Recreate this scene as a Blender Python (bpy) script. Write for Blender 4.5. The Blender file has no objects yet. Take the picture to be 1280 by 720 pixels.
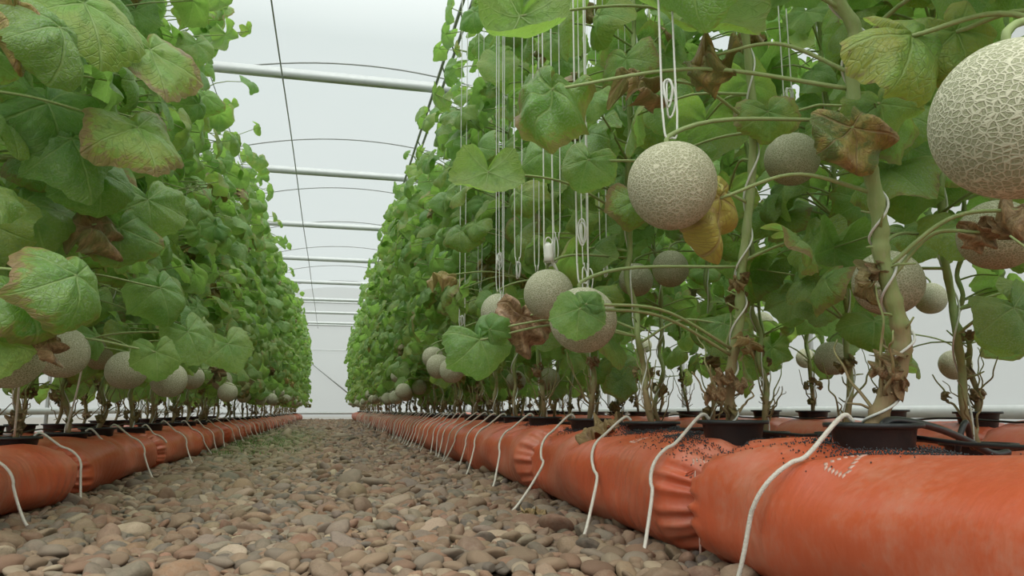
import bpy, math, random
import numpy as np
from mathutils import Vector

PI = math.pi
rng = np.random.default_rng(7)
S = bpy.context.scene
COL = S.collection

# ------------------------------------------------------------------ camera numbers (1280 x 720 frame)
FPX = 950.0
CAMH = 0.33
TH = math.atan(153 / FPX)
YAW = math.atan(228 * math.cos(TH) / FPX)
FW = np.array([math.sin(YAW) * math.cos(TH), math.cos(YAW) * math.cos(TH), math.sin(TH)])
RT = np.array([math.cos(YAW), -math.sin(YAW), 0.0])
UP = np.cross(RT, FW)
CAM = np.array([0, 0, CAMH])
ZUP = np.array([0, 0, 1.0])


def ray(x, y):
    return FW + RT * (x - 640) / FPX + UP * (360 - y) / FPX


def at(x, y, d):
    """world point seen at photo pixel x, y at depth d along the view axis"""
    return CAM + ray(x, y) * d


def atx(x, y, X):
    d = ray(x, y)
    return CAM + d * X / d[0]


# ------------------------------------------------------------------ object helpers
def mesh_data(name, verts, faces, mat=None, smooth=True, uv=None, uv2=None, cattr=None):
    """verts (n,3); faces list of int arrays (m,k); uv per vertex"""
    me = bpy.data.meshes.new(name)
    verts = np.asarray(verts, dtype=np.float32)
    faces = [np.asarray(f, dtype=np.int32) for f in faces if len(f)]
    loops = np.concatenate([f.ravel() for f in faces])
    tot = np.concatenate([np.full(len(f), f.shape[1], dtype=np.int32) for f in faces])
    start = np.concatenate([[0], np.cumsum(tot)[:-1]]).astype(np.int32)
    me.vertices.add(len(verts))
    me.vertices.foreach_set('co', verts.ravel())
    me.loops.add(len(loops))
    me.loops.foreach_set('vertex_index', loops)
    me.polygons.add(len(tot))
    me.polygons.foreach_set('loop_start', start)
    me.polygons.foreach_set('loop_total', tot)
    if smooth:
        me.polygons.foreach_set('use_smooth', np.ones(len(tot), dtype=bool))
    if uv is not None:
        l = me.uv_layers.new(name='UVMap')
        l.data.foreach_set('uv', np.asarray(uv, dtype=np.float32)[loops].ravel())
    if uv2 is not None:
        l = me.uv_layers.new(name='edge')
        l.data.foreach_set('uv', np.asarray(uv2, dtype=np.float32)[loops].ravel())
    if cattr is not None:
        a = me.attributes.new('leafdata', 'FLOAT_COLOR', 'POINT')
        a.data.foreach_set('color', np.asarray(cattr, dtype=np.float32).ravel())
    me.update(calc_edges=True)
    me.validate()
    if mat:
        me.materials.append(mat)
    return me


def link(name, me, parent=None, loc=None, rotz=0.0):
    o = bpy.data.objects.new(name, me)
    COL.objects.link(o)
    if parent is not None:
        o.parent = parent
    if loc is not None:
        o.location = loc
    if rotz:
        o.rotation_euler = (0, 0, rotz)
    return o


def tag(o, label=None, cat=None, group=None, kind=None):
    if label:
        o['label'] = label
    if cat:
        o['category'] = cat
    if group:
        o['group'] = group
    if kind:
        o['kind'] = kind
    return o


def thing(name, label, cat, loc=(0, 0, 0), rotz=0.0, group=None):
    o = bpy.data.objects.new(name, None)
    COL.objects.link(o)
    o.location = loc
    o.rotation_euler = (0, 0, rotz)
    o.empty_display_size = 0.05
    return tag(o, label, cat, group)


class MB:
    """collects shapes into one mesh"""

    def __init__(self):
        self.v, self.f, self.n = [], [], 0

    def add(self, v, faces):
        v = np.asarray(v, dtype=float)
        self.v.append(v)
        for f in faces:
            if len(f):
                self.f.append(np.asarray(f, dtype=np.int64) + self.n)
        self.n += len(v)

    def tube(self, pts, rad, sides=8, cap=True):
        pts = np.asarray(pts, dtype=float)
        n = len(pts)
        rad = np.broadcast_to(np.asarray(rad, dtype=float), (n,))
        t = np.gradient(pts, axis=0)
        t /= np.linalg.norm(t, axis=1, keepdims=True) + 1e-12
        ref = np.array([1.0, 0, 0]) if abs(t[0][0]) < .8 else np.array([0, 1.0, 0])
        u = ref - t[0] * ref.dot(t[0])
        u /= np.linalg.norm(u)
        us = []
        for i in range(n):
            u = u - t[i] * u.dot(t[i])
            u /= np.linalg.norm(u) + 1e-12
            us.append(u)
        us = np.array(us)
        ws = np.cross(t, us)
        a = np.arange(sides) * 2 * PI / sides
        ring = pts[:, None, :] + rad[:, None, None] * (us[:, None, :] * np.cos(a)[None, :, None] + ws[:, None, :] * np.sin(a)[None, :, None])
        v = ring.reshape(-1, 3)
        i = np.arange(n - 1)[:, None] * sides
        j = np.arange(sides)[None, :]
        k = (j + 1) % sides
        q = np.stack([i + j, i + k, i + sides + k, i + sides + j], -1).reshape(-1, 4)
        fs = [q]
        if cap:
            v = np.concatenate([v, pts[:1], pts[-1:]])
            c0, c1 = n * sides, n * sides + 1
            jj, kk = j[0], k[0]
            fs.append(np.stack([np.full(sides, c0), kk, jj], -1))
            b = (n - 1) * sides
            fs.append(np.stack([np.full(sides, c1), b + jj, b + kk], -1))
        self.add(v, fs)
        return self

    def box(self, c, s, bev=0.0):
        x, y, z = s[0] / 2, s[1] / 2, s[2] / 2
        v = np.array([[-x, -y, -z], [x, -y, -z], [x, y, -z], [-x, y, -z], [-x, -y, z], [x, -y, z], [x, y, z], [-x, y, z]]) + np.asarray(c)
        self.add(v, [np.array([[3, 2, 1, 0], [4, 5, 6, 7], [0, 1, 5, 4], [1, 2, 6, 5], [2, 3, 7, 6], [3, 0, 4, 7]])])
        return self

    def lathe(self, prof, sides=32, c=(0, 0, 0)):
        prof = np.asarray(prof, dtype=float)
        a = np.arange(sides) * 2 * PI / sides
        v = np.stack([prof[:, None, 0] * np.cos(a), prof[:, None, 0] * np.sin(a), np.broadcast_to(prof[:, None, 1], (len(prof), sides))], -1).reshape(-1, 3) + np.asarray(c)
        i = np.arange(len(prof) - 1)[:, None] * sides
        j = np.arange(sides)[None, :]
        k = (j + 1) % sides
        self.add(v, [np.stack([i + j, i + k, i + sides + k, i + sides + j], -1).reshape(-1, 4)])
        return self

    def data(self, name, mat, smooth=True):
        return mesh_data(name, np.concatenate(self.v), self._merge(), mat, smooth)

    def _merge(self):
        by = {}
        for f in self.f:
            by.setdefault(f.shape[1], []).append(f)
        return [np.concatenate(x) for x in by.values()]


def spline(pts, n):
    """Catmull-Rom through pts, n samples"""
    p = np.asarray(pts, dtype=float)
    p = np.concatenate([[2 * p[0] - p[1]], p, [2 * p[-1] - p[-2]]])
    m = len(p) - 3
    t = np.linspace(0, m - 1e-6, n)
    i = t.astype(int)
    u = (t - i)[:, None]
    a, b, c, d = p[i], p[i + 1], p[i + 2], p[i + 3]
    return .5 * (2 * b + (c - a) * u + (2 * a - 5 * b + 4 * c - d) * u ** 2 + (3 * b - a - 3 * c + d) * u ** 3)


ONES = 'zeroth first second third fourth fifth sixth seventh eighth ninth tenth eleventh twelfth thirteenth fourteenth fifteenth sixteenth seventeenth eighteenth nineteenth'.split()
TENS = {2: 'twent', 3: 'thirt', 4: 'fort', 5: 'fift', 6: 'sixt'}


def nth(n):
    if n < 20:
        return ONES[n]
    t, o = divmod(n, 10)
    return TENS[t] + ('ieth' if o == 0 else 'y-' + ONES[o])


# ------------------------------------------------------------------ materials
class NT:
    def __init__(self, name):
        self.m = bpy.data.materials.new(name)
        self.m.use_nodes = True
        self.t = self.m.node_tree
        self.t.nodes.clear()
        self.out = self.n('ShaderNodeOutputMaterial')

    def n(self, kind, **kw):
        nd = self.t.nodes.new(kind)
        ins = kw.pop('ins', {})
        for k, v in kw.items():
            setattr(nd, k, v)
        for k, v in ins.items():
            self.set(nd, k, v)
        return nd

    def set(self, nd, k, v):
        s = nd.inputs[k]
        if isinstance(v, bpy.types.NodeSocket):
            self.t.links.new(v, s)
        elif isinstance(v, tuple) and len(v) == 3 and s.type == 'RGBA':
            s.default_value = (*v, 1)
        else:
            s.default_value = v

    def math(self, op, a, b=0.0, c=0.0, clamp=False):
        nd = self.n('ShaderNodeMath', operation=op, use_clamp=clamp)
        self.set(nd, 0, a)
        self.set(nd, 1, b)
        self.set(nd, 2, c)
        return nd.outputs[0]

    def step(self, v, lo, hi, a=0.0, b=1.0):
        nd = self.n('ShaderNodeMapRange', interpolation_type='SMOOTHSTEP')
        for k, x in zip((0, 1, 2, 3, 4), (v, lo, hi, a, b)):
            self.set(nd, k, x)
        return nd.outputs[0]

    def mix(self, f, a, b, blend='MIX'):
        nd = self.n('ShaderNodeMix', data_type='RGBA', blend_type=blend)
        self.set(nd, 0, f)
        self.set(nd, 6, a)
        self.set(nd, 7, b)
        return nd.outputs[2]

    def noise(self, vec, scale, detail=3.0, rough=.55, dist=0.0, col=False):
        nd = self.n('ShaderNodeTexNoise', ins={'Scale': scale, 'Detail': detail, 'Roughness': rough, 'Distortion': dist})
        if vec is not None:
            self.set(nd, 'Vector', vec)
        return nd.outputs[1 if col else 0]

    def mapping(self, vec, scale=(1, 1, 1), loc=(0, 0, 0)):
        nd = self.n('ShaderNodeMapping')
        self.set(nd, 0, vec)
        nd.inputs['Scale'].default_value = scale
        nd.inputs['Location'].default_value = loc
        return nd.outputs[0]

    def bump(self, h, strength=.3, dist=.01):
        nd = self.n('ShaderNodeBump', ins={'Strength': strength, 'Distance': dist, 'Height': h})
        return nd.outputs[0]

    def bsdf(self, col, rough=.5, spec=.4, normal=None, metal=0.0):
        nd = self.n('ShaderNodeBsdfPrincipled', ins={'Base Color': col, 'Roughness': rough, 'Specular IOR Level': spec, 'Metallic': metal})
        if normal is not None:
            self.set(nd, 'Normal', normal)
        return nd.outputs[0]

    def done(self, sh):
        self.t.links.new(sh, self.out.inputs[0])
        return self.m

    def obj(self):
        return self.n('ShaderNodeTexCoord').outputs['Object']

    def rnd(self):
        return self.n('ShaderNodeObjectInfo').outputs['Random']


def simple(name, col, rough=.5, spec=.4, metal=0.0, var=.25, scale=40.0, bump=0.0):
    t = NT(name)
    o = t.obj()
    nz = t.noise(o, scale)
    c = t.mix(t.math('MULTIPLY', nz, var), col, tuple(x * .45 for x in col))
    nm = t.bump(nz, bump, .004) if bump else None
    return t.done(t.bsdf(c, rough, spec, nm, metal))


def leaf_material(name, withered=False):
    t = NT(name)
    uv = t.n('ShaderNodeUVMap', uv_map='UVMap').outputs[0]
    ed = t.n('ShaderNodeSeparateXYZ', ins={0: t.n('ShaderNodeUVMap', uv_map='edge').outputs[0]})
    rho, seed = ed.outputs[0], ed.outputs[1]
    at_ = t.n('ShaderNodeAttribute', attribute_name='leafdata')
    sp = t.n('ShaderNodeSeparateColor', ins={0: at_.outputs['Color']})
    rnd, yel, burn, mil = sp.outputs[0], sp.outputs[1], sp.outputs[2], at_.outputs['Alpha']
    p = t.n('ShaderNodeVectorMath', operation='MULTIPLY_ADD')
    t.set(p, 0, uv)
    p.inputs[1].default_value = (2, 2, 0)
    p.inputs[2].default_value = (-1, -1, 0)
    p = p.outputs[0]
    q = t.n('ShaderNodeCombineXYZ', ins={2: t.math('MULTIPLY', seed, 37.0)}).outputs[0]
    ps = t.n('ShaderNodeVectorMath', operation='ADD', ins={0: p, 1: q}).outputs[0]
    xyz = t.n('ShaderNodeSeparateXYZ', ins={0: p})
    r = t.n('ShaderNodeVectorMath', operation='LENGTH', ins={0: p}).outputs['Value']
    ang = t.math('ARCTAN2', xyz.outputs[0], xyz.outputs[1])
    pp = t.math('PINGPONG', ang, .575)
    d = t.math('MULTIPLY', pp, r)
    vein = t.step(d, .008, .03, 1, 0)
    # side veins: rising off each main vein
    w = t.math('ADD', t.math('MULTIPLY', r, 7.5), t.math('MULTIPLY', pp, -6.5))
    sv = t.step(t.math('PINGPONG', w, .5), .03, .11, .55, 0)
    vor = t.n('ShaderNodeTexVoronoi', feature='DISTANCE_TO_EDGE', ins={'Vector': ps, 'Scale': 8.5}).outputs['Distance']
    net = t.step(vor, .0, .10, .35, 0)
    veins = t.math('MAXIMUM', vein, t.math('MAXIMUM', sv, net))
    n1 = t.noise(ps, 1.6, 4, .6)
    n2 = t.noise(ps, 7.0, 4, .65)
    n3 = t.noise(ps, 28.0, 3, .7)
    if withered:
        c = t.mix(t.step(n2, .3, .7), (.17, .090, .045), (.46, .30, .17))
        c = t.mix(t.math('MULTIPLY', yel, t.step(n1, .25, .5)), c, (.46, .40, .08))
        c = t.mix(t.math('MULTIPLY', mil, t.step(n1, .4, .55)), c, (.10, .17, .045))
    else:
        c = t.mix(rnd, (.110, .270, .065), (.250, .450, .095))
        c = t.mix(t.step(n1, .3, .75, 0, .55), c, (.25, .42, .10))
        c = t.mix(t.math('MULTIPLY', yel, t.step(t.math('ADD', n1, t.math('MULTIPLY', rho, .3)), .45, .85)), c, (.36, .34, .06))
        c = t.mix(t.math('MULTIPLY', mil, t.step(n3, .45, .70)), c, (.42, .52, .38))
    c = t.mix(t.math('MULTIPLY', veins, .62), c, (.34, .46, .17) if not withered else (.30, .2, .1))
    if not withered:
        b = t.math('ADD', t.math('MULTIPLY', rho, .75), t.math('MULTIPLY', n2, .75))
        thr = t.math('MULTIPLY_ADD', burn, -.52, 1.47)
        ring = t.step(t.math('SUBTRACT', b, thr), -.10, .0)
        bm = t.step(t.math('SUBTRACT', b, thr), -.01, .05)
        c = t.mix(t.math('MULTIPLY', ring, .6), c, (.34, .28, .06))
        c = t.mix(bm, c, t.mix(n3, (.20, .10, .05), (.46, .29, .17)))
    if not withered:
        c = t.mix(t.step(n2, .50, .72, 0, .45), c, (.05, .14, .03))
    back = t.n('ShaderNodeNewGeometry').outputs['Backfacing']
    c2 = t.mix(t.math('MULTIPLY', back, .25), c, (.20, .27, .12))
    hgt = t.math('ADD', t.math('MULTIPLY', veins, -.6), t.math('MULTIPLY', n2, .6))
    nm = t.bump(hgt, .75, .006)
    dif = t.bsdf(c2, .46, .5, nm)
    tr = t.n('ShaderNodeBsdfTranslucent', ins={'Color': t.mix(.55, c, (.38, .70, .10)) if not withered else c}).outputs[0]
    mx = t.n('ShaderNodeMixShader', ins={0: .47 if not withered else .2, 1: dif, 2: tr})
    return t.done(mx.outputs[0])


M = {}
M['leaf'] = leaf_material('melon_leaf_green')
M['dry'] = leaf_material('melon_leaf_withered', True)


def stem_material():
    t = NT('melon_stem')
    o = t.obj()
    z = t.n('ShaderNodeSeparateXYZ', ins={0: o}).outputs[2]
    n1 = t.noise(o, 30, 4)
    n2 = t.noise(t.mapping(o, (160, 160, 14)), 1.0, 3)
    c = t.mix(n1, (.20, .29, .095), (.34, .39, .17))
    c = t.mix(t.step(n2, .5, .7, 0, .4), c, (.36, .36, .22))
    c = t.mix(t.step(t.math('ADD', z, t.math('MULTIPLY', n1, -.35)), -.12, .10, .85, 0), c, (.26, .17, .095))
    return t.done(t.bsdf(c, .6, .3, t.bump(n2, .5, .003)))


M['stem'] = stem_material()
M['stalk'] = simple('green_stalk', (.26, .33, .13), .6, .3, var=.4, scale=60, bump=.3)


def melon_material():
    t = NT('netted_melon_rind')
    o = t.obj()
    off = t.n('ShaderNodeCombineXYZ', ins={0: t.math('MULTIPLY', t.rnd(), 9.0)}).outputs[0]
    v = t.n('ShaderNodeVectorMath', operation='ADD', ins={0: o, 1: off}).outputs[0]
    wob = t.noise(v, 60, 2, .5, col=True)
    v2 = t.n('ShaderNodeVectorMath', operation='MULTIPLY_ADD')
    t.set(v2, 0, wob)
    v2.inputs[1].default_value = (.006, .006, .006)
    t.set(v2, 2, v)
    v3 = t.mapping(v2.outputs[0], (1, 1, 1.25))
    d1 = t.n('ShaderNodeTexVoronoi', feature='DISTANCE_TO_EDGE', ins={'Vector': v3, 'Scale': 150.0}).outputs['Distance']
    d2 = t.n('ShaderNodeTexVoronoi', feature='DISTANCE_TO_EDGE', ins={'Vector': v3, 'Scale': 240.0}).outputs['Distance']
    l1 = t.step(d1, .03, .17, 1, 0)
    l2 = t.step(d2, .0, .11, .5, 0)
    net = t.math('MAXIMUM', l1, l2)
    big = t.noise(v, 14, 3)
    cell = t.mix(big, (.275, .300, .175), (.330, .345, .215))
    line = t.mix(big, (.52, .525, .38), (.60, .59, .44))
    c = t.mix(net, cell, line)
    c = t.mix(t.math('MULTIPLY', t.rnd(), .25), c, (.36, .31, .19))
    return t.done(t.bsdf(c, .75, .25, t.bump(net, .65, .0022)))


M['melon'] = melon_material()


def bag_material():
    t = NT('orange_red_grow_bag_film')
    o = t.obj()
    g = t.n('ShaderNodeVectorMath', operation='ADD', ins={0: o, 1: t.n('ShaderNodeCombineXYZ', ins={1: t.math('MULTIPLY', t.rnd(), 23.0)}).outputs[0]}).outputs[0]
    n1 = t.noise(g, 5, 4, .6)
    n2 = t.noise(g, 60, 3, .7)
    rib = t.math('MULTIPLY', t.noise(t.mapping(g, (5, 40, 5)), 1.0, 2, .5), t.step(t.noise(g, 2.2, 2), .42, .62))
    fine = t.noise(t.mapping(g, (20, 160, 20)), 1.0, 3, .6)
    c = t.mix(n1, (.44, .070, .025), (.58, .125, .050))
    c = t.mix(t.step(t.math('ADD', n1, t.math('MULTIPLY', n2, .4)), .62, .98, 0, .55), c, (.52, .26, .18))
    c = t.mix(t.step(n2, .66, .80, 0, .45), c, (.24, .07, .035))
    h = t.math('ADD', rib, t.math('MULTIPLY', fine, .06))
    return t.done(t.bsdf(c, t.step(n2, .3, .7, .34, .50), .5, t.bump(h, .26, .02)))


M['bag'] = bag_material()
M['pot'] = simple('black_pot_plastic', (.020, .023, .024), .45, .4, var=.5, scale=60, bump=.2)
M['rope'] = simple('white_cord', (.66, .63, .55), .8, .2, var=.35, scale=300, bump=.6)
M['twine'] = simple('white_twine', (.70, .72, .66), .75, .2, var=.3, scale=200)
M['hose'] = simple('black_hose', (.018, .018, .02), .35, .5, var=.4)
M['clip'] = simple('white_clip', (.72, .72, .66), .45, .4, var=.25)
M['steel'] = simple('galvanised_steel', (.56, .58, .575), .5, .5, .2, var=.3, scale=14)
M['pipe'] = simple('grey_pipe', (.38, .39, .39), .5, .5, .2, var=.3, scale=14)
M['mark'] = simple('pale_print', (.66, .42, .34), .6, .3, var=.5, scale=120)
M['granule'] = simple('dark_granules', (.060, .072, .078), .85, .3, var=.9, scale=900)
M['soilmix'] = simple('dark_potting_mix', (.035, .028, .022), .95, .1, var=.5, scale=160, bump=.9)


def film_material(name, transp, refl, tcol):
    t = NT(name)
    o = t.obj()
    n = t.noise(o, 1.2, 3)
    tint = t.mix(n, (.93, .98, .97), (.97, 1.0, .99))
    tp = t.n('ShaderNodeBsdfTransparent', ins={'Color': tint}).outputs[0]
    tl = t.n('ShaderNodeBsdfTranslucent', ins={'Color': tcol}).outputs[0]
    df = t.bsdf(tuple(x * .9 for x in tcol), .5, .3)
    a = t.n('ShaderNodeMixShader', ins={0: refl, 1: tl, 2: df}).outputs[0]
    b = t.n('ShaderNodeMixShader', ins={0: transp, 1: a, 2: tp}).outputs[0]
    return t.done(b)


M['roof'] = film_material('roof_film', .70, .3, (.40, .435, .43))
M['wallfilm'] = film_material('wall_film', .30, .3, (.62, .655, .645))


def soil_material():
    t = NT('gravelly_soil')
    o = t.obj()
    n1 = t.noise(o, 30, 5, .7)
    n2 = t.noise(o, 3, 3)
    c = t.mix(n1, (.10, .075, .055), (.26, .21, .155))
    c = t.mix(t.math('MULTIPLY', n2, .5), c, (.18, .15, .11))
    return t.done(t.bsdf(c, .95, .1, t.bump(n1, .9, .02)))


M['soil'] = soil_material()


def pebble_material(name, col=None):
    t = NT(name)
    o = t.obj()
    if col is None:
        base = t.n('ShaderNodeAttribute', attribute_name='leafdata').outputs['Color']
    else:
        base = t.mix(t.rnd(), tuple(x * .72 for x in col), tuple(min(1, x * 1.2) for x in col))
    n = t.noise(o, 55, 4, .65)
    n2 = t.noise(o, 260, 2, .6)
    c = t.mix(t.step(n, .35, .7, 0, .4), base, (.28, .21, .15))
    c = t.mix(t.step(n2, .5, .75, 0, .35), c, (.10, .08, .065))
    return t.done(t.bsdf(c, .78, .25, t.bump(t.math('ADD', n, n2), .35, .004)))


M['pebbles'] = pebble_material('aisle_pebbles')
PEB = {'tan': (.27, .205, .145), 'grey': (.225, .20, .165), 'reddish brown': (.26, .165, .115), 'pale cream': (.40, .345, .26), 'dark slate': (.15, .14, .125)}
for k, c in PEB.items():
    M['peb_' + k] = pebble_material('pebble_' + k.replace(' ', '_'), (c[0] * .80, c[1] * .73, c[2] * .66))

# ------------------------------------------------------------------ leaves
_T = {}


def leaf_template(nr, ns):
    if (nr, ns) in _T:
        return _T[nr, ns]
    a = -PI + (np.arange(ns) + .5) * 2 * PI / ns
    rho = (np.arange(1, nr + 1) / nr) ** .9
    A = np.concatenate([[0], np.tile(a, nr)])
    Rh = np.concatenate([[0], np.repeat(rho, ns)])
    j = np.arange(ns)
    k = (j + 1) % ns
    tri = np.stack([np.zeros(ns, int), 1 + k, 1 + j], -1)
    i = (np.arange(nr - 1) * ns)[:, None]
    quad = np.stack([1 + i + j, 1 + i + k, 1 + i + ns + k, 1 + i + ns + j], -1).reshape(-1, 4)
    _T[nr, ns] = (A, Rh, tri, quad)
    return _T[nr, ns]


def norm(v):
    v = np.asarray(v, dtype=float)
    return v / (np.linalg.norm(v, axis=-1, keepdims=True) + 1e-12)


def leaves(specs, nr, ns, rg, mat, name='foliage', crumple=0.0):
    """specs: dicts with p (petiole joint), t (tip direction), n (upper side), R, k (droop), d (rnd, yellow, burn, mildew)"""
    A, Rh, tri, quad = leaf_template(nr, ns)
    N, V = len(specs), len(A)
    P = np.array([s['p'] for s in specs])
    T = norm([s['t'] for s in specs])
    Nn = np.array([s['n'] for s in specs], dtype=float)
    Nn = norm(Nn - T * np.sum(T * Nn, 1, keepdims=True))
    X = np.cross(T, Nn)
    R = np.array([s['R'] for s in specs])[:, None]
    K = np.array([s['k'] for s in specs])[:, None]
    D = np.array([s['d'] for s in specs])
    ph = rg.uniform(0, 2 * PI, (N, 6))
    absA = np.abs(A)[None]
    # outline: broad kidney with five shallow lobes, toothed rim, a notch at the stalk
    lob = rg.uniform(.03, .08, (N, 1))
    out = (1 - .27 * (absA / PI) ** 1.3) * (1 + lob * np.cos(A * 2 * PI / 1.15)[None])
    out = out * (1 + .05 * np.sin(A[None] * 2 + ph[:, :1]) + .03 * np.sin(A[None] * 3 + ph[:, 1:2]))
    teeth = 1 + (.055 * np.abs(((A[None] * 22 / (2 * PI)) % 1) * 2 - 1) - .027 if ns >= 48 else 0)
    notch = np.clip((PI - absA) / .55, 0, 1)
    notch = .16 + .84 * notch * notch * (3 - 2 * notch)
    r = R * Rh[None] * (out * notch * (1 + (teeth - 1) * Rh[None] ** 4))
    x = r * np.sin(A)[None]
    y = r * np.cos(A)[None]
    c = .5 - .5 * np.cos(A * 2 * PI / 1.15)[None]
    z = R * (.05 * np.sin(PI * np.clip(Rh, 0, 1) ** .8)[None] * c)
    fr = rg.integers(3, 8, (N, 1))
    z = z + R * rg.uniform(.05, .17, (N, 1)) * Rh[None] ** 2.5 * np.sin(fr * A[None] + ph[:, 2:3])
    if not crumple:      # puckered surface
        f0 = rg.uniform(3, 7, (N, 4))
        z = z + R * .045 * np.sin(f0[:, :1] * x / R + ph[:, 3:4]) * np.sin(f0[:, 1:2] * y / R + ph[:, 4:5]) * np.sqrt(Rh)[None]
        if ns >= 48:
            z = z + R * .014 * np.sin(f0[:, 2:3] * 4 * x / R + ph[:, 5:6]) * np.sin(f0[:, 3:4] * 4 * y / R + ph[:, 3:4])
    fold = np.array([s.get('fold', -1) for s in specs])[:, None]
    fold = np.where(fold < 0, rg.uniform(.0, 1, (N, 1)) ** 1.6 * .75 + .04, fold)
    th = 1.7 * fold * np.abs(x) / R + 1e-6          # sides roll downwards
    z = z - np.abs(x) * (1 - np.cos(th)) / th
    x = x * np.sin(th) / th
    z = z - rg.uniform(.0, .22, (N, 1)) * R * Rh[None] ** 5
    if crumple:
        for q in range(4):
            f1 = rg.uniform(4, 11, (N, 3))
            z = z + R * crumple * .16 * np.sin(f1[:, :1] * x / R + f1[:, 1:2] * y / R + ph[:, q:q + 1]) * np.sqrt(Rh)[None]
            x = x + R * crumple * .05 * np.sin(f1[:, 1:2] * y / R + ph[:, q:q + 1])
        x = x * (1 - .35 * crumple * rg.uniform(.4, 1, (N, 1)))
    th = K * y / R
    th = np.where(th < 0, th * .5, th)
    kk = np.where(np.abs(K) < 1e-3, 1e-3, K)
    yy = R / kk * np.sin(th) + z * np.sin(th)
    yy = np.where(y < 0, y, yy)
    zz = np.where(y < 0, z - .15 * np.abs(K) * y * y / R, z * np.cos(th) - R / kk * (1 - np.cos(th)))
    W = P[:, None, :] + x[..., None] * X[:, None, :] + yy[..., None] * T[:, None, :] + zz[..., None] * Nn[:, None, :]
    off = (np.arange(N) * V)[:, None, None]
    F3 = (tri[None] + off).reshape(-1, 3)
    F4 = (quad[None] + off).reshape(-1, 4)
    base = (r / R)
    u = np.stack([base * np.sin(A) * .5 + .5, base * np.cos(A) * .5 + .5], -1).reshape(-1, 2)
    u2 = np.stack([np.broadcast_to(Rh, (N, V)), np.broadcast_to(rg.uniform(0, 1, (N, 1)), (N, V))], -1).reshape(-1, 2)
    cd = np.repeat(D, V, axis=0)
    return mesh_data(name, W.reshape(-1, 3), [F3, F4], mat, True, u, u2, cd)


def leaf_data(rg, z, dry=0.3):
    """rnd, yellow, burn, mildew"""
    old = np.clip(1.15 - z / 2.2, .1, 1)
    return (rg.uniform(0, 1), max(0, rg.normal(.25 + .1 * old, .25)), np.clip(rg.normal(.18 + dry * old, .25), 0, 1.0), np.clip(rg.normal(.25 + .38 * old, .28), 0, .9))


CLEAR = [(785, 172, 897, 290, 1.42), (1150, 30, 1290, 262, 1.0), (1055, 30, 1150, 545, 1.55), (898, 60, 952, 540, 1.95), (1200, 250, 1290, 340, 1.6), (968, 165, 1022, 235, 2.3),
         (690, 350, 775, 445, 1.9), (650, 335, 720, 395, 2.3), (772, 325, 862, 372, 3.5), (535, 420, 600, 482, 4.8), (600, 370, 650, 412, 3.2), (1145, 350, 1190, 395, 3.6), (1172, 432, 1216, 480, 3.8), (1015, 425, 1062, 470, 3.5), (812, 475, 836, 496, 7), (795, 422, 817, 441, 7), (485, 460, 535, 500, 7), (640, 460, 705, 490, 5), (995, 435, 1020, 462, 6)]


def blocks(w):
    v = w - CAM
    d = v @ FW
    if d < .05:
        return True
    px, py = 640 + FPX * (v @ RT) / d, 360 - FPX * (v @ UP) / d
    pad = FPX * .065 / d
    return any(x0 - pad < px < x1 + pad and y0 - pad < py < y1 + pad and d < dm - .02 for x0, y0, x1, y1, dm in CLEAR)


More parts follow.
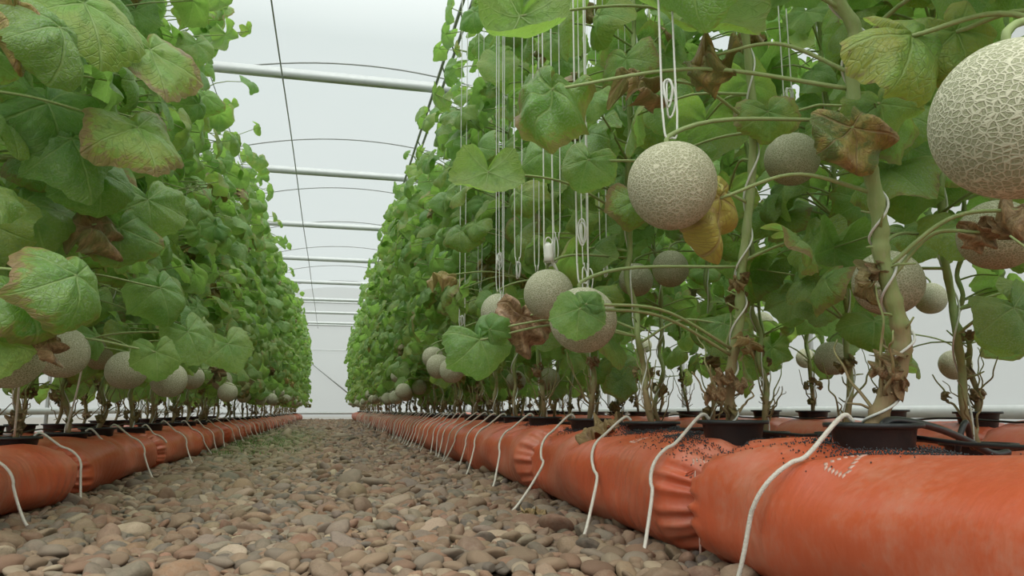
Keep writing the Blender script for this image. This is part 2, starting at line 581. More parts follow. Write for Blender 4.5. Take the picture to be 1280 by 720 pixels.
def make_plant_meshes(rg, z0, ztop, reach, n_extra, nr, ns, path=None, r0=.009, zleaf=.28, tone=0.0, at_=None):
    """plant in its own frame: foot at the origin, aisle towards +x. Returns meshes by part and the stem path."""
    if path is None:
        m = 26
        zz = np.linspace(0, ztop - z0, m)
        wig = np.cumsum(rg.normal(0, .011, (m, 2)), 0)
        wig -= np.linspace(0, 1, m)[:, None] * wig[-1] * .8
        zig = .012 * np.where(np.arange(m) % 2, 1, -1)
        path = np.stack([wig[:, 0] + zig * .6, wig[:, 1] + zig, zz], -1)
        path[0, :2] = 0
    n = 110 if nr > 4 else 60
    sp = spline(path, n)
    s = np.linspace(0, 1, n)
    node = np.clip(1 - np.abs(((s * (n / 4.5)) % 1) - .5) * 3.2, 0, 1)
    rad = r0 * (1.05 - .5 * s) * (1 + .22 * node)
    stem = MB().tube(sp, rad, 10 if nr > 4 else 6)
    L, Wd = [], []
    zs = sp[:, 2]
    z = zleaf
    zend = zs[-1] - .02
    azi = rg.uniform(0, 2 * PI)
    while z < zend:
        i = int(np.searchsorted(zs, z)) if np.all(np.diff(zs) > 0) else int(z / zend * (n - 1))
        i = min(i, n - 1)
        b = sp[i]
        azi += 2.4 + rg.normal(0, .4)
        for e in range(1 + rg.poisson(n_extra)):
            if e == 0:
                a = azi
                pl = rg.uniform(.10, .21)
            else:
                a = rg.choice([0, 0, PI]) + rg.normal(0, .75)
                pl = rg.uniform(.12, max(.16, reach))
            d = np.array([math.cos(a), math.sin(a), 0])
            sag = rg.uniform(.1, .6)
            tipp = b + d * pl + ZUP * pl * rg.uniform(-.15, .5)
            if tipp[2] < zleaf - .10:
                continue
            if at_ is not None:
                ca, sa = math.cos(at_[1]), math.sin(at_[1])
                hit = False
                for q in (tipp, tipp + d * .05 - ZUP * .07):
                    hit = hit or blocks(np.array([q[0] * ca - q[1] * sa, q[0] * sa + q[1] * ca, q[2]]) + np.array(at_[0]))
                if hit:
                    continue
            mid = (b + tipp) / 2 + ZUP * pl * rg.uniform(.02, .16)
            pts = spline([b, mid, tipp], 7)
            stem.tube(pts, np.linspace(.0040, .0024, 7) * (r0 / .009) ** .3, 6 if nr > 4 else 4, cap=False)
            e_ = rg.uniform(.65, 1.5)
            d2 = norm(d + np.array([rg.normal(0, .35), rg.normal(0, .35), 0]))
            t = d2 * math.cos(e_) - ZUP * math.sin(e_)
            nn = ZUP * math.cos(e_) + d2 * math.sin(e_) + rg.normal(0, .22, 3)
            R = rg.uniform(.080, .128) * (1 - .25 * max(0, (z / zend - .8) / .2))
            dd = list(leaf_data(rg, z))
            dd[1] = min(1, dd[1] + tone)
            spx = dict(p=tipp, t=t, n=nn, R=R, k=rg.uniform(.2, 1.5), d=dd)
            if rg.random() < .045 and z < 1.7:
                spx['k'] = rg.uniform(1.5, 2.8)
                spx['R'] *= .8
                spx['d'] = [rg.random(), rg.random(), 1, rg.random() * .8]
                Wd.append(spx)
            else:
                L.append(spx)
        # tendrils and stubs on the bare lower stem are added below
        z += rg.uniform(.065, .10)
    for q in range(int(rg.integers(2, 6))):     # dried scraps low on the stem
        zb = rg.uniform(.04, zleaf + .05)
        b = sp[min(int(np.searchsorted(zs, zb)), n - 1)]
        a = rg.uniform(0, 2 * PI)
        d = np.array([math.cos(a), math.sin(a), 0])
        Wd.append(dict(p=b + d * rg.uniform(.008, .05), t=d * .5 - ZUP, n=d + ZUP * .3, R=rg.uniform(.018, .048), k=2.2, d=[rg.random(), rg.random() * .4, 1, rg.random() * .4]))
    z = .03
    while z < zleaf:
        i = min(int(np.searchsorted(zs, z)), n - 1)
        a = rg.uniform(0, 2 * PI)
        d = np.array([math.cos(a), math.sin(a), rg.uniform(.1, .8)])
        ln = rg.uniform(.012, .05)
        stem.tube([sp[i], sp[i] + d * ln * .6, sp[i] + d * ln + rg.normal(0, .006, 3)], [.003, .0024, .0016], 5)
        z += rg.uniform(.02, .05)
    for q in range(int(rg.integers(3, 7))):
        a = rg.uniform(0, 2 * PI)
        zb = rg.uniform(.0, .10)
        b = sp[min(int(np.searchsorted(zs, zb)), n - 1)]
        m_ = 7
        hgt = rg.uniform(.07, .24)
        out_ = rg.uniform(.02, .14)
        st = [b + np.array([math.cos(a), math.sin(a), 0]) * out_ * (u / m_) ** .7 + ZUP * hgt * u / m_ + (rg.normal(0, .004, 3) if u else 0) for u in range(m_ + 1)]
        stem.tube(spline(st, 22), np.linspace(.0036, .0016, 22), 5)
    out = {'stem': stem.data('stem', M['stem']), 'foliage': leaves(L, nr, ns, rg, M['leaf'])}
    if Wd:
        out['withered'] = leaves(Wd, nr, ns, rg, M['dry'], 'withered_foliage', 1.0)
    return out, sp


PLANTS = []  # root, world stem path (for stalks, strings)


def place_plant(meshes, sp, loc, rotz, label, group):
    t = thing('melon_plant', label, 'plant', loc, rotz, group)
    link('stem', meshes['stem'], t)
    link('foliage', meshes['foliage'], t)
    if 'withered' in meshes:
        w = link('withered_foliage', meshes['withered'], t)
        w['label'] = 'brown shrivelled leaves'
    c, s = math.cos(rotz), math.sin(rotz)
    wp = np.stack([sp[:, 0] * c - sp[:, 1] * s, sp[:, 0] * s + sp[:, 1] * c, sp[:, 2]], -1) + np.asarray(loc)
    PLANTS.append((t, wp))
    return t, wp


# ------------------------------------------------------------------ the setting
XL, XR, YB, YF = -3.7, 4.3, 26.0, -2.0
EAVE, RISE = 3.04, 1.40
XC, HW = (XL + XR) / 2, (XR - XL) / 2
RA = (HW * HW + RISE * RISE) / (2 * RISE)


def roofz(x):
    return EAVE + RISE - RA + math.sqrt(RA * RA - (x - XC) ** 2)


def grid_mesh(name, fn, nu, nv, mat):
    v = np.array([fn(i / nu, j / nv) for i in range(nu + 1) for j in range(nv + 1)])
    i = np.arange(nu)[:, None] * (nv + 1)
    j = np.arange(nv)[None]
    f = np.stack([i + j, i + nv + 1 + j, i + nv + 2 + j, i + j + 1], -1).reshape(-1, 4)
    return mesh_data(name, v, [f], mat, True)


fl = link('floor', grid_mesh('floor', lambda u, v: (-14 + 29 * u, -6 + 46 * v, 0.004 * math.sin(u * 90) * math.sin(v * 131)), 60, 90, M['soil']))
tag(fl, kind='structure')
ce = link('ceiling', grid_mesh('ceiling', lambda u, v: (XL + (XR - XL) * u, YF + (YB - YF) * v, roofz(XL + (XR - XL) * u)), 40, 14, M['roof']))
tag(ce, kind='structure')
for nm, X in (('wall_left', XL), ('wall_right', XR)):
    w = link(nm, grid_mesh(nm, lambda u, v: (X + .02 * math.sin(u * 60) * math.sin(3 * v), YF + (YB - YF) * u, EAVE * v), 90, 8, M['wallfilm']))
    tag(w, kind='structure')
v = [(XL, YB, 0), (XR, YB, 0)] + [(XR - (XR - XL) * i / 40, YB, roofz(XR - (XR - XL) * i / 40)) for i in range(41)]
w = link('wall_back', mesh_data('wall_back', v, [np.arange(len(v))[None]], M['wallfilm'], False))
tag(w, kind='structure')


def struct(name, mb, mat):
    o = link(name, mb.data(name, M[mat]))
    return tag(o, kind='structure')


BEAMS = [6.1 + 2.62 * i for i in range(8)]
for i, Y in enumerate(BEAMS):
    struct('tie_beam', MB().box((XC, Y, EAVE), (XR - XL, .05, .075)), 'steel')
    for xs in np.linspace(XL, XR, 1):
        pass
for i, Y in enumerate([3.5 + 2.62 * i for i in range(9)]):
    xs = np.linspace(XL, XR, 41)
    struct('roof_hoop', MB().tube([(x, Y, roofz(x) - .03) for x in xs], .011, 8), 'pipe')
    for X in (XL + .05, XR - .05):
        struct('wall_post', MB().tube([(X, Y, 0), (X, Y, 1.5), (X, Y, EAVE)], .025, 10), 'steel')
# rails
struct('trim_1', MB().box((XC, YB - .04, .24), (XR - XL, .05, .07)), 'steel')
struct('trim_2', MB().box((XC, YB - .04, EAVE + .1), (XR - XL, .04, .06)), 'steel')
struct('trim_3', MB().box((XR - .05, (YF + YB) / 2, .32), (.05, YB - YF, .09)), 'steel')
struct('trim_4', MB().box((XL + .05, (YF + YB) / 2, .32), (.05, YB - YF, .09)), 'steel')
struct('trim_5', MB().box((XC, YB - .04, 3.9), (2 * 2.6, .04, .05)), 'steel')
struct('trim_6', MB().box((XC, YB - .04, 2.3), (XR - XL, .02, .02)), 'steel')
b0, b1 = np.array([-.75, YB - .08, 1.95]), np.array([.75, YB - .08, .75])
struct('trim_7', MB().tube([b0, (b0 + b1) / 2, b1], .022, 8), 'pipe')
# overhead wires and the trellis pipe
mb = MB()
mb.tube([(.74, Y, 2.93) for Y in np.linspace(YF, YB - .1, 30)], .012, 8)
mb.tube([(.80, Y, 2.93) for Y in np.linspace(YF, YB - .1, 30)], .012, 8)
for Y in np.arange(YF + .3, YB - .4, .42):
    mb.tube([(.74, Y, 2.93), (.77, Y + .1, 2.93), (.80, Y + .2, 2.93)], .006, 5)
tag(link('trellis_rail', mb.data('trellis_rail', M['pipe'])), 'long double-pipe trellis rail running overhead above the right aisle row', 'rail')
ws = MB().tube([(-.47, Y, 3.0 + .02 * math.sin(Y)) for Y in np.linspace(YF, YB - .1, 60)], .006, 6)
tag(link('overhead_wire', ws.data('overhead_wire', M['pipe'])), 'thin dark wire running overhead along the aisle edge of the plants on the left', 'wire')
for X, lb in ((-1.03, 'wire above the plant row left of the aisle, carrying its strings'), (1.5, 'wire above the second plant row on the right, carrying its strings')):
    ws = MB().tube([(X, Y, 2.98) for Y in np.linspace(YF, YB - .1, 40)], .004, 6)
    tag(link('support_wire', ws.data('support_wire', M['pipe'])), 'thin steel ' + lb, 'wire')


# ------------------------------------------------------------------ grow bags
def bag_profile(a_, b_, ang):
    """cross-section (x, z) round the bag, z from 0 to 2 b_: flat under, plump at the sides"""
    c, s = np.cos(ang), np.sin(ang)
    n = 2.5
    r = (np.abs(c) ** n + np.abs(s) ** n) ** (-1 / n)
    return a_ * r * c, b_ * (1 + r * s)


def make_bag(seed, length, hw, hh, nu, nv):
    rg = np.random.default_rng(seed)
    u = np.linspace(-1, 1, nu)
    u = np.sign(u) * (1 - (1 - np.abs(u)) ** 1.5)
    ang = np.arange(nv) * 2 * PI / nv
    U, Aa = np.meshgrid(u, ang, indexing='ij')
    half = length / 2
    y = U * half
    e = np.clip((np.abs(y) - (half - .13)) / .13, 0, 1)          # 0 in the middle, 1 at the end
    shrink = np.sqrt(np.clip(1 - (e * .96) ** 2.6, 0, 1)) * .94 + .06
    x, z = bag_profile(hw, hh, Aa)
    cz = hh * .95
    ph = rg.uniform(0, 2 * PI, 8)
    pleat = np.sin(Aa * 17 + ph[0] + 2 * np.sin(Aa * 3 + ph[1])) + .6 * np.sin(Aa * 29 + ph[2])
    pl = 1 + pleat * .05 * np.clip(e * 1.6 - .15, 0, 1)
    x = x * shrink * pl
    z = cz + (z - cz) * shrink * pl
    bul = .012 * np.sin(3.1 * y / half + ph[3]) + .008 * np.sin(7 * y / half + ph[4] + Aa)
    ribs = .0016 * np.sin(y * 118 + 2.2 * np.sin(Aa * 2 + ph[5]) + ph[6]) * np.clip(np.abs(U) * 2.2 - 1.0 + .5 * np.sin(y * 6 + ph[7]), 0, 1) * np.clip(.8 - np.sin(Aa), 0, 1)
    k = (1 - e)
    lump = .010 * np.sin(9 * y + 4 * np.cos(Aa) + ph[2]) * np.sin(Aa * 3 + ph[6])
    top = np.clip((z - cz) / hh, 0, 1)
    fold = .010 * np.sin(26 * y + 9 * x / hw + ph[1]) * np.clip(np.sin(5 * y + ph[0]), 0, 1) * top
    x = x + (bul + ribs * 1.2 + lump) * k * np.cos(Aa)
    z = z + ((bul + lump) * k * .5 + ribs) * np.sin(Aa) + fold * k
    z = np.maximum(z, .002)
    v = np.stack([x, y, z], -1).reshape(-1, 3)
    i = np.arange(nu - 1)[:, None] * nv
    j = np.arange(nv)[None]
    kk = (j + 1) % nv
    f = np.stack([i + j, i + nv + j, i + nv + kk, i + kk], -1).reshape(-1, 4)
    v = np.concatenate([v, [[0, -half * .985, cz], [0, half * .985, cz]]])
    n0 = nu * nv
    t0 = np.stack([np.full(nv, n0), j[0], kk[0]], -1)
    b = (nu - 1) * nv
    t1 = np.stack([np.full(nv, n0 + 1), b + kk[0], b + j[0]], -1)
    return mesh_data('grow_bag', v, [f, np.concatenate([t0, t1])], M['bag'])


def flap_mesh(rg, w):
    """the folded-over neck lying across the top of a bag's end"""
    nu, nv = 22, 14
    pts = []
    ph = rg.uniform(0, 6, 4)
    for i in range(nu + 1):
        for j in range(nv + 1):
            u, v = i / nu * 2 - 1, j / nv
            x = u * w * (.95 - .55 * v)
            y = -.02 + .17 * v
            z = .006 + .026 * math.sin(PI * min(1, v * 1.2)) * (1 - .5 * u * u) + .012 * math.sin(u * 11 + ph[0] + 2 * v) * v - .05 * u * u * (1 - .3 * v)
            pts.append((x, y, z))
    i = np.arange(nu)[:, None] * (nv + 1)
    j = np.arange(nv)[None]
    f = np.stack([i + j, i + nv + 1 + j, i + nv + 2 + j, i + j + 1], -1).reshape(-1, 4)
    n = len(pts)
    # a thin sheet with a real under side
    pv = np.array(pts)
    low = pv - np.array([0, 0, .004])
    ring = [a * (nv + 1) for a in range(nu + 1)] + [nu * (nv + 1) + b_ for b_ in range(1, nv + 1)] + [a * (nv + 1) + nv for a in range(nu - 1, -1, -1)] + [b_ for b_ in range(nv - 1, 0, -1)]
    rq = np.array([[ring[q], ring[(q + 1) % len(ring)], ring[(q + 1) % len(ring)] + n, ring[q] + n] for q in range(len(ring))])
    return mesh_data('folded_flap', np.concatenate([pv, low]), [np.concatenate([f, f[:, ::-1] + n, rq])], M['bag'])


# row: name, x of the pots, half width and half height of its bags, first bag boundary, bag length, y range of bags
ROWS = {
    'RA': dict(x=.93, hw=.215, hh=.134, y0=1.55 - 1.28, ln=1.28, y1=25.4, say='right aisle row'),
    'RB': dict(x=1.50, hw=.19, hh=.115, y0=.55, ln=1.28, y1=14.2, say='second row on right'),
    'RC': dict(x=2.35, hw=.20, hh=.142, y0=1.0, ln=1.28, y1=14.2, say='third row on right'),
    'LA': dict(x=-1.045, hw=.205, hh=.108, y0=3.03 - 1.32, ln=1.32, y1=25.4, say='left aisle row'),
    'LB': dict(x=-1.62, hw=.19, hh=.105, y0=2.6, ln=1.30, y1=13.2, say='second row on left'),
}
bag_lo = {}
for key, r in ROWS.items():
    n = 0
    y = r['y0']
    while y + r['ln'] * .6 < r['y1']:
        n += 1
        yc = y + r['ln'] / 2
        near = n <= 4 and key in ('RA', 'LA')
        if near:
            me = make_bag(100 + n + (50 if key == 'LA' else 0), r['ln'] + .015, r['hw'], r['hh'], 190, 128)
        else:
            kk = (key, n % 3)
            if kk not in bag_lo:
                bag_lo[kk] = make_bag(300 + len(bag_lo), r['ln'] + .015, r['hw'], r['hh'], 70, 48)
            me = bag_lo[kk]
        lb = 'plump orange-red plastic grow bag, %s from the front in the %s' % (nth(n), r['say'])
        if near:
            o = thing('grow_bag', lb, 'grow bag', (r['x'], yc, 0), 0, 'grow bags in the ' + r['say'])
            link('bag_body', me, o)
            if not (key == 'RA' and n == 1):
                pass
            fm = flap_mesh(np.random.default_rng(n + 900), r['hw'] * .8)
            link('folded_flap', fm, o, (0, -r['ln'] / 2 + .05, 2 * r['hh'] - .035))
        else:
            o = link('grow_bag', me, None, (r['x'], yc, 0))
            tag(o, lb, 'grow bag', 'grow bags in the ' + r['say'])
        r.setdefault('bags', []).append(o)
        y += r['ln']


def bag_top(r, dx):
    """height of the bag surface at offset dx from the row's line"""
    q = min(abs(dx) / r['hw'], .999)
    return r['hh'] * (1 + (1 - q ** 2.5) ** (1 / 2.5))


from mathutils.bvhtree import BVHTree
BV = []
for o in ROWS['RA']['bags'][:6]:
    src = o if o.type == 'MESH' else [c for c in o.children if c.name.startswith('bag_body')][0]
    oy, ox = o.location.y, o.location.x
    BV.append(BVHTree.FromPolygons([(v.co.x + ox, v.co.y + oy, v.co.z) for v in src.data.vertices], [tuple(p.vertices) for p in src.data.polygons]))


def surf(X, Y):
    zs = [h[0].z for h in (b.ray_cast(Vector((X, Y, 1)), Vector((0, 0, -1))) for b in BV) if h[0] is not None]
    return max(zs) if zs else 0


# printed triangle marks on the near bags
def mark_mesh(r, cx, size, yc, yb):
    m = MB()
    corners = [np.array([-.55, -.5]), np.array([.6, -.45]), np.array([-.05, .62])]
    for a in range(3):
        p, q = corners[a], corners[(a + 1) % 3]
        d = (q - p) / np.linalg.norm(q - p)
        nrm = np.array([-d[1], d[0]])
        for k in range(6):
            c = p + (q - p) * (k + .5) / 6.5
            quad = [c - d * .05 - nrm * .09, c + d * .06 - nrm * .02, c + d * .06 + nrm * .09, c - d * .05 + nrm * .03]
            top = []
            for s in quad:
                X = cx + s[1] * size
                top.append((X, yc + s[0] * size, surf(r['x'] + X, yb + yc + s[0] * size) + .0012))
            top = np.array(top)
            low = top - np.array([-.0005, 0, .003])
            m.add(np.concatenate([top, low]), [np.array([[0, 1, 2, 3], [7, 6, 5, 4], [0, 4, 5, 1], [1, 5, 6, 2], [2, 6, 7, 3], [3, 7, 4, 0]])])
    return m.data('printed_mark', M['mark'], False)


ra = ROWS['RA']
for bi, px, py in ((0, 1077, 590), (1, 893, 573), (1, 810, 560)):
    p = atx(px, py, .83)
    bo = ra['bags'][bi]
    o = link('printed_mark', mark_mesh(ra, -.125, .052 if bi == 0 else .04, p[1] - bo.location.y, bo.location.y), bo)
    o['label'] = 'pale printed triangle of leaf-like dashes'

# ------------------------------------------------------------------ pots and plants
POTR, POTH = .078, .075


def pot_meshes(sides):
    m = MB().lathe([(.002, -POTH), (.058, -POTH), (.060, -POTH + .004), (.070, -.010), (.072, -.008), (.082, -.007), (.083, -.003), (.082, .001), (.073, .001), (.070, -.004), (.066, -.030), (.064, -.034)], sides)
    s = MB().lathe([(.067, -.028), (.055, -.022), (.030, -.014), (.012, -.010), (.001, -.009)], sides)
    return m.data('pot_shell', M['pot']), s.data('potting_mix', M['soilmix'])


POT_HI, POT_LO = pot_meshes(40), pot_meshes(18)


def row_ys(first, step, end, rg, jit=.05):
    ys = list(first)
    while ys[-1] + step < end:
        ys.append(ys[-1] + step + rg.uniform(-jit, jit))
    return ys


rr = np.random.default_rng(11)
YS = {
    'RA': row_ys([.66, 1.16, 1.62, 2.14, 2.72, 3.36], .53, 25.2, rr),
    'RB': row_ys([1.05, 1.52, 2.05], .44, 12.8, rr),
    'RC': row_ys([1.5], .48, 12.8, rr),
    'LA': row_ys([1.95, 2.42, 2.98], .53, 25.2, rr),
    'LB': row_ys([2.9], .46, 11.8, rr),
}
RIM = {'RA': .300, 'RB': .262, 'RC': .325, 'LA': .245, 'LB': .25}

# low-detail plant variants, aisle towards +x
VAR = [make_plant_meshes(np.random.default_rng(500 + i), .28, 2.52, .48, 3.2, 4, 26, tone=.08) for i in range(8)]
VARB = [make_plant_meshes(np.random.default_rng(700 + i), .28, 2.5, .30, 1.7, 4, 26, zleaf=.20) for i in range(5)]

# the two thick stems that stand out, read off the photo
hero = {}
hp = [at(x, y, 1.345) for x, y in ((1092, 548), (1100, 515), (1120, 470), (1128, 425), (1116, 375), (1102, 320), (1100, 280), (1088, 215), (1070, 150), (1065, 80), (1068, 35), (1040, -20), (1045, -120), (1030, -260), (1040, -480), (1035, -760))]
hero['RA', 2] = (np.array(hp), .0155)
hp = [at(x, y, 1.80) for x, y in ((916, 534), (912, 500), (914, 460), (924, 400), (926, 350), (933, 290), (940, 215), (941, 140), (934, 60), (925, -10), (930, -100), (922, -260), (930, -420), (925, -560))]
hero['RA', 3] = (np.array(hp), .0115)

POTS = {}
for key, ys in YS.items():
    r = ROWS[key]
    right = key[0] == 'R'
    for n, y in enumerate(ys, 1):
        rg = np.random.default_rng(hash_ := (2000 + n + 100 * list(YS).index(key)))
        x = r['x'] + rg.uniform(-.02, .02)
        z = RIM[key] + rg.uniform(-.008, .008)
        if (key, n) in hero:
            h0 = hero[key, n][0][0]
            x, y = h0[0], h0[1]
        near = y < 5
        t = thing('plant_pot', 'black plastic pot sunk in orange-red bag, %s from front in the %s' % (nth(n), r['say']), 'pot', (x, y, z), rg.uniform(0, 6), 'pots in the ' + r['say'])
        ms = POT_HI if near else POT_LO
        link('pot_shell', ms[0], t)
        link('potting_mix', ms[1], t)
        POTS[key, n] = (x, y, z)
        foot = (x, y, z - .012)
        lab = 'tall climbing melon plant, %s from the front in the %s' % (nth(n), r['say'])
        grp = 'melon plants in the ' + r['say']
        rot = (PI if right else 0) + rg.normal(0, .25)
        uniq = (key == 'RA' and n <= 12) or (key == 'LA' and n <= 7) or (key == 'RB' and n <= 12) or (key == 'RC' and n <= 10)
        if uniq:
            kw = {}
            if (key, n) in hero:
                hpth, r0 = hero[key, n]
                rot = PI
                loc = np.array(foot)
                q = hpth - loc
                q[0] = (0, 0, 0)
                kw = dict(path=q * np.array([-1, -1, 1]), r0=r0)
            kw['at_'] = (foot, rot)
            if key == 'RA':
                ms_, sp = make_plant_meshes(rg, .28, 2.5, .30 if n < 6 else .42, 1.0 if n in (2, 3) else (1.5 if n < 6 else 2.4), 6, 52, zleaf=.38 if n < 5 else .28, **kw)
            elif key in ('RB', 'RC'):
                ms_, sp = make_plant_meshes(rg, .28, 2.5, .30, 1.9, *((6, 52) if n <= 6 else (4, 26)), zleaf=.25, **kw)
            else:
                ms_, sp = make_plant_meshes(rg, .25, 2.55, .48, 3.3, 6, 52, zleaf=.30)
        else:
            ms_, sp = (VAR if key in ('RA', 'LA') else VARB)[rg.integers(0, 8 if key in ('RA', 'LA') else 5)]
        place_plant(ms_, sp, foot, rot, lab, grp)

PIDX = {}
i = 0
for key, ys in YS.items():
    for n in range(1, len(ys) + 1):
        PIDX[key, n] = i
        i += 1

# ------------------------------------------------------------------ strings that carry the plants
for key, ys in YS.items():
    if key in ('RC', 'LB'):
        continue
    for n in range(1, len(ys) + 1):
        root, wp = PLANTS[PIDX[key, n]]
        if wp[0][1] > 16:
            continue
        near = wp[0][1] < 5
        rg = np.random.default_rng(4000 + PIDX[key, n])
        m = len(wp)
        s = np.arange(m)
        a = s / m * 2 * PI * 9 + rg.uniform(0, 6)
        stemr = hero[key, n][1] if (key, n) in hero else .009
        rad = stemr * (1.15 - .5 * s / m) + .0035
        path = wp + np.stack([np.cos(a) * rad, np.sin(a) * rad, np.zeros(m)], -1)
        k = int(m * .95)
        path = np.concatenate([path[:k], [[path[k - 1][0], path[k - 1][1], 2.97]]])
        path = spline(path, (len(path) * 2) if near else len(path))
        mb = MB().tube(path, .0024 if near else .002, 6 if near else 4)
        o = link('support_string', mb.data('support_string', M['twine']))
        tag(o, 'white twine wound round the melon plant %s from front in %s' % (nth(n), ROWS[key]['say']), 'string', 'strings holding up the plants')

# ------------------------------------------------------------------ melons
def melon_mesh(rg, d, nu, nv):
    th = np.linspace(0, PI, nu + 1)[1:-1]
    ph = np.arange(nv) * 2 * PI / nv
    T, P = np.meshgrid(th, ph, indexing='ij')
    q = rg.uniform(0, 6, 3)
    r = d / 2 * (1 + .012 * np.sin(P * 2 + q[0]) * np.sin(T) + .010 * np.cos(T * 3 + q[1]))
    r = r * (1 - .05 * np.exp(-(T / .16) ** 2) - .03 * np.exp(-((PI - T) / .14) ** 2))
    v = np.stack([r * np.sin(T) * np.cos(P), r * np.sin(T) * np.sin(P), r * np.cos(T) * rg.uniform(.97, 1.03)], -1).reshape(-1, 3)
    n = len(v)
    v = np.concatenate([v, [[0, 0, d / 2 * .95], [0, 0, -d / 2 * .97]]])
    i = np.arange(nu - 2)[:, None] * nv
    j = np.arange(nv)[None]
    k = (j + 1) % nv
    f = np.stack([i + j, i + nv + j, i + nv + k, i + k], -1).reshape(-1, 4)
    b = (nu - 2) * nv
    t = np.concatenate([np.stack([np.full(nv, n), j[0], k[0]], -1), np.stack([np.full(nv, n + 1), b + k[0], b + j[0]], -1)])
    return mesh_data('rind', v, [f, t], M['melon'])


MEL_LO = [melon_mesh(np.random.default_rng(60 + i), .15, 22, 28) for i in range(4)]
CENT = []


def nearest_stem(c):
    best = None
    for root, wp in PLANTS:
        if abs(wp[0][1] - c[1]) > 1.2 or abs(wp[0][0] - c[0]) > .9:
            continue
        k = int(np.argmin(np.abs(wp[:, 2] - (c[2] + .13))))
        d = np.linalg.norm(wp[k] - c)
        if best is None or d < best[0]:
            best = (d, wp[k])
    return best[1] if best else np.array([c[0], c[1], c[2] + .3])


def melon(c, d, label, group, hi, sling=False, tilt=0.0, slinglab=None):
    rg = np.random.default_rng(int(abs(c[0] * 1e4) + abs(c[1]) * 1e3) % 100000)
    t = thing('netted_melon', label, 'melon', tuple(c), rg.uniform(0, 6), group)
    if hi:
        me = melon_mesh(rg, d, 56, 72)
        link('rind', me, t)
    else:
        o = link('rind', MEL_LO[rg.integers(0, 4)], t)
        o.scale = (d / .15,) * 3
    rz = t.rotation_euler.z
    st = nearest_stem(np.asarray(c))
    top = np.array([0, 0, d * .47])
    e = st - np.asarray(c)
    cc, ss = math.cos(-rz), math.sin(-rz)
    e = np.array([e[0] * cc - e[1] * ss, e[0] * ss + e[1] * cc, e[2]])
    mid = top + ZUP * .035 + (e - top) * .3
    pts = spline([top - ZUP * .01, top + ZUP * .02, mid, e], 14)
    link('stalk', MB().tube(pts, np.linspace(.0048, .0034, 14), 8 if hi else 5).data('stalk', M['stalk']), t)
    CENT.append((np.asarray(c), d))
    if sling:
        mb = MB()
        q = np.asarray(c) + top + ZUP * .012
        for k, dx in enumerate((-.012, .014)):
            up = np.array([c[0] + dx * 1.3, c[1] + .02 * k, 2.9])
            mb.tube(spline([q + ZUP * .002 + np.array([0, 0, 0]), q + np.array([dx, 0, .035]), q * np.array([1, 1, 0]) + np.array([dx, .004, c[2] + .4]), up], 40), .0021, 6)
        # loose knot with loops
        kz = q + ZUP * rg.uniform(.05, .16)
        for k in range(3):
            a = np.linspace(0, 2 * PI, 18)
            w_, h_ = rg.uniform(.006, .011), rg.uniform(.02, .035)
            off = rg.normal(0, .003, 3)
            mb.tube(kz + off + np.stack([w_ * np.sin(a), .004 * np.cos(a * 2 + k), h_ * (np.cos(a) - 1)], -1), .0019, 5)
        o = link('hanging_string', mb.data('hanging_string', M['twine']))
        tag(o, slinglab or ('doubled white string with a loose knot holding the ' + label)[:150], 'string', 'strings carrying single melons')
    return t


